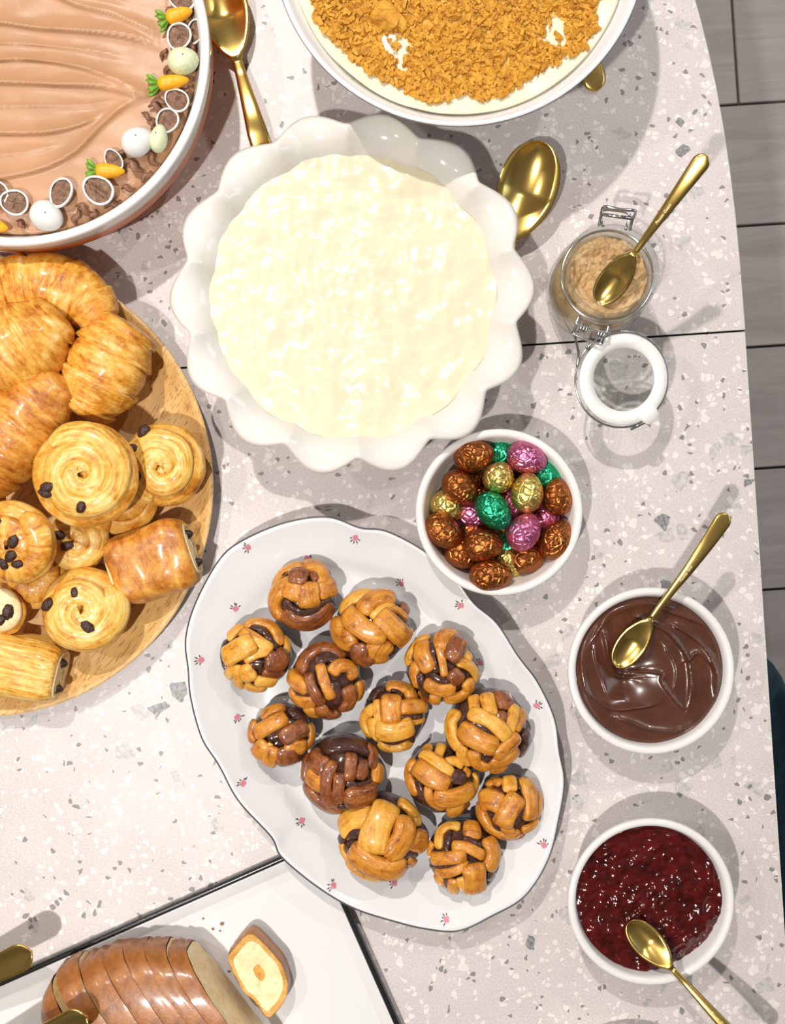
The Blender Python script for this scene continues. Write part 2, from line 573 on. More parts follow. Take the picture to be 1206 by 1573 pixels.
# ------------------------------------------------------------------ chair beside the table
cp = Vector((0.20, -0.375, 0))
chair = thing('dining_chair', 'dark teal upholstered chair pushed under the table edge', 'chair', cp, ROT)
def cushion(w, d, z0, z1, r):
    rows = []
    for z, k in ((z0, 0.93), (z0 + r * 0.4, 0.99), (z0 + r, 1.0), (z1 - r, 1.0), (z1 - r * 0.35, 0.97), (z1, 0.88)):
        rows.append([Vector((w * k * math.copysign(abs(math.cos(a)) ** 0.35, math.cos(a)), d * k * math.copysign(abs(math.sin(a)) ** 0.35, math.sin(a)), z))
                     for a in [2 * PI * (i + 0.5) / 40 for i in range(40)]])
    return grid(rows, True, True)
mk('seat', *cushion(0.235, 0.235, 0.40, 0.475, 0.02), M['teal'], chair)
bk = xf(cushion(0.20, 0.215, -0.02, 0.02, 0.012), Matrix.Translation((0.262, 0, 0.66)) @ Matrix.Rotation(math.radians(-81), 4, 'Y'))
mk('backrest', *bk, M['teal'], chair)
for sx in (-0.19, 0.2):
    for sy in (-0.19, 0.19):
        mk('leg', *tube([(sx * 1.08, sy * 1.08, 0.0), (sx, sy, 0.405)], 0.014, 8), M['dark_wood'], chair)
for sy in (-0.14, 0.14):
    mk('back_post', *tube([(0.20, sy, 0.41), (0.245, sy, 0.5), (0.27, sy, 0.62)], 0.011, 8, 8), M['dark_wood'], chair)

# ------------------------------------------------------------------ spoons
def spoon(label, end, tip, Lb, Wb, Wh, Wn, depth, th=0.0012, arch=0.004, kind='teaspoon', group=None, engraved=None, roll=0.0, dip=0.0, neck=0.35):
    end, tip = Vector(end), Vector(tip)
    ax = (tip - end); L = ax.length; ax.normalize()
    zz = Vector((0, 0, 1)); zz = (zz - ax * zz.dot(ax)).normalized(); yy = zz.cross(ax)
    R = Matrix((ax, yy, zz)).transposed().to_4x4() @ Matrix.Rotation(roll, 4, 'X')
    o = thing(kind, label, 'spoon', end, 0, group)
    o.rotation_mode = 'QUATERNION'; o.rotation_quaternion = R.to_quaternion()
    hl = L - Lb
    nv = 8
    def ring(x, w, zc, c, t):
        top = []; bot = []
        for i in range(nv + 1):
            v = -1 + 2 * i / nv
            z = zc - c * (1 - v * v)
            e = 1 - 0.65 * v ** 6
            top.append((x, v * w, z + t * 0.5 * e)); bot.append((x, v * w, z - t * 0.5 * e))
        return top + bot[::-1]
    rows = []
    nh = 34
    for i in range(nh + 1):
        t = i / nh
        tt = t ** 1.6 if i < 8 else t
        t = tt
        w = Wn / 2 + (Wh / 2 - Wn / 2) * max(0, 1 - t) ** 1.25
        re = Wh * 0.55 / hl
        if t < re: w *= math.sqrt(max(0.02, 1 - (1 - t / re) ** 2))
        zc = arch * math.sin(PI * min(1, t * 1.15) ** 0.8) * (1 if t < 0.87 else 1) - dip * t ** 3
        rows.append(ring(t * hl, w, zc, -0.0004, th * 1.5))
    mk('handle', *grid(rows, True, True), M['gold'], o)
    zn = arch * math.sin(PI * 1.0) - dip
    rows2 = []
    nb = 30
    for i in range(nb + 1):
        u = i / nb
        s = 1 - (1 - u) ** 2 if False else u
        u = 1 - (1 - u) ** 1.5
        u0 = 0.56
        if u < u0:
            q = (u0 - u) / u0; w = Wn / 2 + (Wb / 2 - Wn / 2) * max(0.0, 1 - q ** 2.1) * min(1, (u / 0.10) ** 0.5 if u < 0.10 else 1)
        else:
            q = (u - u0) / (1 - u0); w = Wb / 2 * math.sqrt(max(0.0, 1 - q ** 2.2))
        w = max(w, 0.0006)
        c = depth * min(1, (u / 0.5) ** 1.5 if u < 0.5 else math.sqrt(max(0, 1 - ((u - 0.5) / 0.5) ** 2.2)))
        rows2.append(ring(hl + Lb * u, w, zn * (1 - u) + 0.0, c - 0.0004 * (1 - u), th * (1.5 - 0.5 * min(1, u * 4))))
    mk('spoon_bowl', *grid(rows2, True, True), M['gold'], o)
    if engraved:
        cu = bpy.data.curves.new('engraving', 'FONT'); cu.body = engraved; cu.size = 0.0028; cu.shear = 0.25
        cu.align_x = 'CENTER'; cu.align_y = 'CENTER'; cu.extrude = 0.0001
        tmp = bpy.data.objects.new('engraving_src', cu); C.objects.link(tmp)
        bpy.context.view_layer.update()
        me = bpy.data.meshes.new_from_object(tmp)
        bpy.data.objects.remove(tmp)
        me.materials.clear(); me.materials.append(M['engrave'])
        e = bpy.data.objects.new('engraving', me); C.objects.link(e)
        e.parent = [c for c in o.children if c.name.startswith('handle')][0]
        t = 0.37 * L / hl
        za = arch * math.sin(PI * min(1, t * 1.15) ** 0.8) - dip * t ** 3 + 0.0004 + th * 0.75 + 0.0003
        e.location = (0.37 * L, 0, za); e.rotation_euler = (0, 0, PI)
        prop(e, 'tiny brand lettering stamped along the handle')
    return o
TEXT = 'Pousse Guam'

# ------------------------------------------------------------------ white ramekins
def ramekin_mesh():
    R, h = 0.0605, 0.046
    prof = [(0, 0.002), (0.036, 0.002), (0.040, 0.0), (0.0425, 0.0), (0.045, 0.003), (0.051, 0.016), (0.0565, 0.034), (0.0590, 0.040), (0.0605, 0.0425), (0.0606, 0.0448), (0.0595, 0.0462),
            (0.0572, 0.0464), (0.0552, 0.0452), (0.0542, 0.0425), (0.0520, 0.034), (0.047, 0.017), (0.042, 0.008), (0.036, 0.0058), (0, 0.0055)]
    return lathe(prof, 72)
RIM = 0.046
def ramekin_pos(px, py):
    p = P(px, py, RIM); return Vector((p.x, p.y, T))
r_egg, r_choc, r_jam = ramekin_pos(767, 787), ramekin_pos(1001, 1031), ramekin_pos(1001, 1386)
ram0 = mk('ramekin', *ramekin_mesh(), M['ceramic'], None, True, None, r_egg)
prop(ram0, 'round white ramekin filled with foil wrapped chocolate eggs', 'bowl', 'white ramekins along the table edge')
for p, lab in ((r_choc, 'round white ramekin holding swirled chocolate spread'), (r_jam, 'round white ramekin holding dark red jam'),
               (ramekin_pos(958, 1747), 'round white ramekin beyond the jam at the table edge')):
    o = inst(ram0, 'ramekin', None, p); o['label'] = lab

# chocolate spread
M['choc'] = plain('chocolate_spread', (0.080, 0.026, 0.013), 0.26, coat=0.3, nscale=60, namp=0.25, bscale=120, bstr=0.06, bdist=0.0006)
CR_ = [([(992, 955), (1027, 972), (1054, 1005), (1061, 1043), (1058, 1088)], 1.0, 9), ([(974, 1035), (1015, 1035), (1018, 1049), (1039, 1079), (1057, 1094)], 0.8, 6), ([(927, 973), (939, 1020), (953, 1043), (992, 1043)], 1.0, 7),
       ([(894, 1014), (897, 1055), (927, 1082), (968, 1091), (1015, 1082)], 0.9, 8), ([(1039, 964), (1074, 987), (1098, 1026), (1101, 1073)], 0.9, 7), ([(1058, 1014), (1074, 1005), (1095, 1026), (1098, 1055)], 0.7, 6),
       ([(1027, 928), (983, 925), (936, 943), (909, 984)], 1.0, 8), ([(953, 1105), (992, 1120), (1033, 1123), (1074, 1111)], 0.8, 7), ([(1020, 935), (1050, 950), (1085, 960)], 0.7, 6), ([(915, 1000), (930, 1060), (960, 1075)], 0.5, 6), ([(1025, 1000), (1040, 1030), (1035, 1065)], 0.35, 8)]
csegs = []
for pts, amp, wd in CR_:
    pl = [P(x, y, 0.044) - r_choc for x, y in pts]
    pl = catmull([Vector((p.x, p.y, 0)) for p in pl], 18)
    csegs.append((np.array([(p.x, p.y) for p in pl]), amp * 0.0042, wd * 0.00047))
NRC, NAC, RC = 90, 200, 0.0535
cxs = np.array([0.0] + [RC * i / NRC * math.cos(2 * PI * j / NAC) for i in range(1, NRC + 1) for j in range(NAC)])
cys = np.array([0.0] + [RC * i / NRC * math.sin(2 * PI * j / NAC) for i in range(1, NRC + 1) for j in range(NAC)])
cwx = cxs + np.array([0.0016 * noise.noise(Vector((x * 60, y * 60, 1))) for x, y in zip(cxs, cys)])
cwy = cys + np.array([0.0016 * noise.noise(Vector((x * 60, y * 60, 5))) for x, y in zip(cxs, cys)])
cff = iter(ridge_field(csegs, cwx, cwy))
def choc_z(x, y):
    r = math.hypot(x, y) / RC
    z = 0.0395 + float(next(cff)) * (1.0 if r < 0.9 else max(0, 1 - (r - 0.9) / 0.11)) + 0.0007 * fbm(x * 45, y * 45, 3, 2) + 0.0018 * r * r
    d = math.hypot(x + 0.016, y + 0.004)              # hollow the spoon sits in
    z -= 0.009 * math.exp(-(d / 0.014) ** 2)
    if r > 0.95: z -= (r - 0.95) * 0.03
    return z
o = mk('chocolate_spread', *disc(0.0535, choc_z, 90, 200, 0.0085, None, 0.66), M['choc'], None, True, None, r_choc)
prop(o, 'glossy dark brown chocolate spread with swirl marks inside its ramekin', 'spread')
# jam
M['jam'] = plain('red_jam', (0.062, 0.0035, 0.003), 0.10, coat=0.25, spec=0.45, nscale=120, namp=0.7, bscale=300, bstr=0.25, bdist=0.001)
def jam_z(x, y):
    r = math.hypot(x, y) / 0.053
    z = 0.0388 + 0.0016 * fbm(x * 60, y * 60, 2, 3) + 0.0011 * noise.noise(Vector((x * 230, y * 230, 4)))
    c = noise.noise(Vector((x * 420, y * 420, 9)))
    z += 0.0007 * max(0, c)
    d = -(x - 0.022) * 0.62 + (y + 0.034) * 0.78        # eaten-away side
    if d < 0 and r > 0.6: z += d * 0.35
    return z
o = mk('jam', *disc(0.0530, jam_z, 90, 200, 0.0085, None, 0.66), M['jam'], None, True, None, r_jam)
prop(o, 'glossy dark red berry jam with tiny seeds inside its ramekin', 'jam')

TS = dict(Lb=0.043, Wb=0.0215, Wh=0.0128, Wn=0.0042, depth=0.0055)
spoon('gold teaspoon standing in the chocolate spread', P(1117, 789, 0.071), P(947, 1024, 0.0465), kind='teaspoon', group='small gold teaspoons', engraved=TEXT, **TS)
jt = P(966, 1417, 0.0455); jdir = (P(1175, 1640, 0.064) - jt).normalized()
spoon('gold teaspoon lying across the jam ramekin', jt + jdir * 0.139, jt, kind='teaspoon', group='small gold teaspoons', engraved=TEXT, arch=0.006, **TS)

# ------------------------------------------------------------------ foil eggs
FO = {'copper': foil('copper_foil', (0.40, 0.125, 0.03)), 'gold': foil('gold_foil', (0.78, 0.60, 0.17)),
      'green': foil('green_foil', (0.03, 0.42, 0.20)), 'pink': foil('pink_foil', (0.74, 0.20, 0.38))}
eggs = [  # px, py, angle(deg, image), half length, colour, height, label
 (728, 701, 15, .0150, 'copper', .040, 'copper foil egg against the ramekin wall beside a deep-set green egg and a pink one'),
 (769, 697, 80, .0135, 'green', .025, 'green foil egg tucked low between a copper egg and a pink egg'),
 (809, 704, -22, .0152, 'pink', .041, 'pink foil egg lying next to two gold eggs by the rim'),
 (707, 749, -40, .0148, 'copper', .039, 'copper foil egg above the half-hidden gold egg by the ramekin wall'),
 (766, 733, 60, .0118, 'gold', .043, 'small round gold foil egg seen end on between copper and pink eggs'),
 (810, 757, 84, .0150, 'gold', .045, 'upright gold foil egg between the green egg and a copper egg'),
 (839, 733, -30, .0130, 'green', .032, 'dark green foil egg hidden under the pink egg near the rim'),
 (856, 763, 100, .0145, 'copper', .038, 'copper foil egg beside the upright gold egg against the wall'),
 (688, 778, -35, .0135, 'gold', .030, 'gold foil egg half hidden under a copper egg at the wall'),
 (758, 785, -52, .0158, 'green', .046, 'bright green foil egg lying on top at the heart of the pile'),
 (724, 790, -30, .0130, 'pink', .024, 'pink foil egg mostly hidden beneath the bright green egg'),
 (785, 772, -60, .0135, 'pink', .027, 'pink foil egg glimpsed between the green egg and the upright gold egg'),
 (681, 816, -38, .0155, 'copper', .038, 'copper foil egg leaning on the wall under the half-hidden gold egg'),
 (805, 817, 58, .0148, 'pink', .045, 'pink foil egg on top between the green egg and a copper egg'),
 (838, 793, 50, .0130, 'pink', .024, 'pink foil egg buried between two copper eggs by the wall'),
 (854, 829, 62, .0155, 'copper', .038, 'copper foil egg next to the topmost pink egg against the wall'),
 (742, 838, 5, .0150, 'copper', .041, 'copper foil egg lying sideways below the bright green egg'),
 (709, 850, -30, .0135, 'copper', .031, 'low copper foil egg between two larger copper eggs at the wall'),
 (779, 836, 70, .0130, 'green', .023, 'green foil egg peeping out under the topmost pink egg'),
 (811, 857, 20, .0135, 'copper', .031, 'low copper foil egg under the topmost pink egg near the rim'),
 (781, 862, -50, .0130, 'gold', .026, 'gold foil egg buried behind the copper egg lying on the rim'),
 (733, 768, 20, .0135, 'copper', .0195, 'copper foil egg deep at the bottom of the ramekin'),
 (727, 815, 70, .0135, 'copper', .0195, 'copper foil egg deep at the bottom of the ramekin'),
 (806, 836, -40, .0135, 'copper', .0195, 'copper foil egg deep at the bottom of the ramekin'),
 (772, 806, 10, .0135, 'copper', .0195, 'copper foil egg deep at the bottom of the ramekin'),
 (722, 742, 50, .0135, 'copper', .0195, 'copper foil egg deep at the bottom of the ramekin'),
 (790, 745, 0, .0135, 'copper', .0195, 'copper foil egg deep at the bottom of the ramekin'),
 (754, 884, 0, .0160, 'copper', .042, 'copper foil egg lying sideways across the ramekin rim'),
]
egg_base = {}
for i, (px, py, ang, hl, colr, z, lab) in enumerate(eggs):
    w = 0.0118 if hl > 0.0145 else 0.0112
    vf = ellipsoid(hl, w, w, 24, 16, 0.10, 0.03, i * 3.1, 2.2)
    p = P(px, py, z)
    o = mk('chocolate_egg', *vf, FO[colr], None, True, None, p)
    o.rotation_euler = (rnd.uniform(-3, 3), rnd.uniform(-0.12, 0.12), math.radians(ang))
    prop(o, lab, 'chocolate egg', 'foil wrapped eggs in the ramekin')

# ------------------------------------------------------------------ oval scalloped plate
OUT = [(285,982),(300,927),(336,861),(371,831),(437,803),(503,794),(553,811),(594,816),(654,848),(700,889),(728,927),(763,957),(796,1008),(826,1048),(852,1104),(859,1154),
       (867,1200),(859,1255),(842,1321),(806,1377),(756,1407),(705,1430),(654,1427),(604,1415),(543,1395),(487,1362),(432,1316),(417,1286),(366,1230),(336,1175),(310,1134),(293,1073),(289,1028)]
RIMP = 0.032
pc = P(577, 1112, RIMP); pc.z = T
loop = [P(x, y, RIMP) - pc for x, y in OUT]
loop = [Vector((p.x, p.y, 0)) for p in catmull(loop, 200, True)]
NL = len(loop)
# smooth oval for the well
cs = np.array([(p.x, p.y) for p in loop])
ang = np.arctan2(cs[:, 1], cs[:, 0]); rad = np.hypot(cs[:, 0], cs[:, 1])
def smoothed(r, k=3):
    F = np.fft.rfft(r); F[k * 2:] = 0; return np.fft.irfft(F, len(r))
order = np.argsort(ang)
ag = np.linspace(-PI, PI, 361)[:-1]
rg = np.interp(ag, ang[order], rad[order], period=2 * PI)
rs = smoothed(rg, 3)
PROF = [(0.0, 0.0100), (0.35, 0.0100), (0.62, 0.0100), (0.70, 0.0104), (0.745, 0.0120), (0.775, 0.0150), (0.81, 0.0180), (0.87, 0.0220), (0.94, 0.0270), (0.985, 0.0308), (1.0, 0.0320)]
def plate_r(a, f):
    s = max(0, (f - 0.6) / 0.4)
    full = float(np.interp(a, ag, rg, period=2 * PI)); sm = float(np.interp(a, ag, rs, period=2 * PI))
    return f * (full * s + sm * (1 - s))
def plate_z(x, y):
    a = math.atan2(y, x); r = math.hypot(x, y)
    fs = [f for f, z in PROF]; zs = [z for f, z in PROF]
    return float(np.interp(r, [plate_r(a, f) for f in fs], zs))
plate = thing('serving_plate', 'oval white porcelain plate with scalloped edge and small rose motifs', 'plate', pc)
fine = []
fs = [f for f, z in PROF]
for f in np.linspace(0.05, 1.0, 40):
    fine.append((f, float(np.interp(f, fs, [z for _, z in PROF]))))
NA = 240
rows = []
for f, z in fine:
    rows.append([(plate_r(a, f) * math.cos(a), plate_r(a, f) * math.sin(a), z) for a in [2 * PI * i / NA - PI for i in range(NA)]])
under = [(1.002, 0.0312), (0.985, 0.0285), (0.87, 0.0195), (0.79, 0.0140), (0.70, 0.0075), (0.66, 0.0060), (0.64, 0.0), (0.62, 0.0), (0.60, 0.0060), (0.3, 0.0065), (0.05, 0.0065)]
for f, z in under:
    rows.append([(plate_r(a, f) * math.cos(a), plate_r(a, f) * math.sin(a), z) for a in [2 * PI * i / NA - PI for i in range(NA)]])
mk('plate_body', *grid(rows, True, True), M['porcelain'], plate)
rim_pts = [Vector((plate_r(a, 1.0) * math.cos(a), plate_r(a, 1.0) * math.sin(a), 0.0319)) for a in [2 * PI * i / NA - PI for i in range(NA)]]
mk('rim_line', *tube(rim_pts, 0.00055, 6, None, True), M['dark_line'], plate)
FL = [(381,841),(546,826),(472,857),(616,896),(708,930),(362,935),(737,1018),(309,1014),(365,1101),(824,1084),(373,1204),(836,1299),(464,1260),(512,1362),(606,1356),(686,1414)]
rf = random.Random(12)
for px, py in FL:
    q = P(px, py, 0.02) - pc
    z = plate_z(q.x, q.y); q = P(px, py, z) - pc; z = plate_z(q.x, q.y)
    b = MB(); a0 = rf.uniform(0, 2 * PI)
    def flat(pts, mi):
        v = []
        for x, y in pts:
            X, Y = q.x + x, q.y + y
            v.append((X, Y, plate_z(X, Y) + 0.00035))
        b.add((v, [tuple(range(len(v)))]), mi)
    for k in range(4):
        aa = a0 + k * PI / 2; cx, cy = 0.0011 * math.cos(aa), 0.0011 * math.sin(aa)
        flat([(cx + 0.0013 * math.cos(t), cy + 0.0013 * math.sin(t)) for t in [2 * PI * i / 8 for i in range(8)]], 0)
    for k in range(5):
        aa = a0 + 0.4 + (k - 2) * 0.62 + rf.uniform(-0.2, 0.2)
        l0, l1, w = 0.0021, 0.0045 + rf.uniform(-0.0008, 0.001), 0.00055
        d = (math.cos(aa), math.sin(aa)); n = (-d[1], d[0])
        flat([(d[0] * l0, d[1] * l0), (d[0] * (l0 + l1) / 2 + n[0] * w, d[1] * (l0 + l1) / 2 + n[1] * w), (d[0] * l1, d[1] * l1), (d[0] * (l0 + l1) / 2 - n[0] * w, d[1] * (l0 + l1) / 2 - n[1] * w)], 1)
    b.build('flower_motif', [M['pink'], M['leaf_paint']], plate, False)

# ------------------------------------------------------------------ knotted cinnamon buns (strands traced bun by bun)
G = [dough('bun_light', [(0.34, (0.34, 0.10, 0.010)), (0.46, (0.68, 0.30, 0.028)), (0.64, (0.82, 0.47, 0.09))], 0.30, 0.28, 120, 380, 0.55, (1, 1, 1), 0.001, flow=(70, 330, 330), fw=0.45),
     dough('bun_golden', [(0.34, (0.16, 0.035, 0.006)), (0.47, (0.54, 0.19, 0.015)), (0.66, (0.74, 0.36, 0.045))], 0.28, 0.35, 120, 380, 0.6, (1, 1, 1), 0.001, flow=(70, 330, 330), fw=0.45),
     dough('bun_glazed', [(0.34, (0.055, 0.013, 0.005)), (0.5, (0.23, 0.06, 0.012)), (0.68, (0.48, 0.17, 0.03))], 0.20, 0.6, 120, 380, 0.8, (1, 1, 1), 0.001, flow=(70, 330, 330), fw=0.45),
     dough('bun_filling', [(0.3, (0.022, 0.006, 0.004)), (0.55, (0.07, 0.018, 0.009)), (0.75, (0.17, 0.05, 0.02))], 0.18, 0.7, 90, 650, 0.9, (1, 1, 1), 0.0016)]
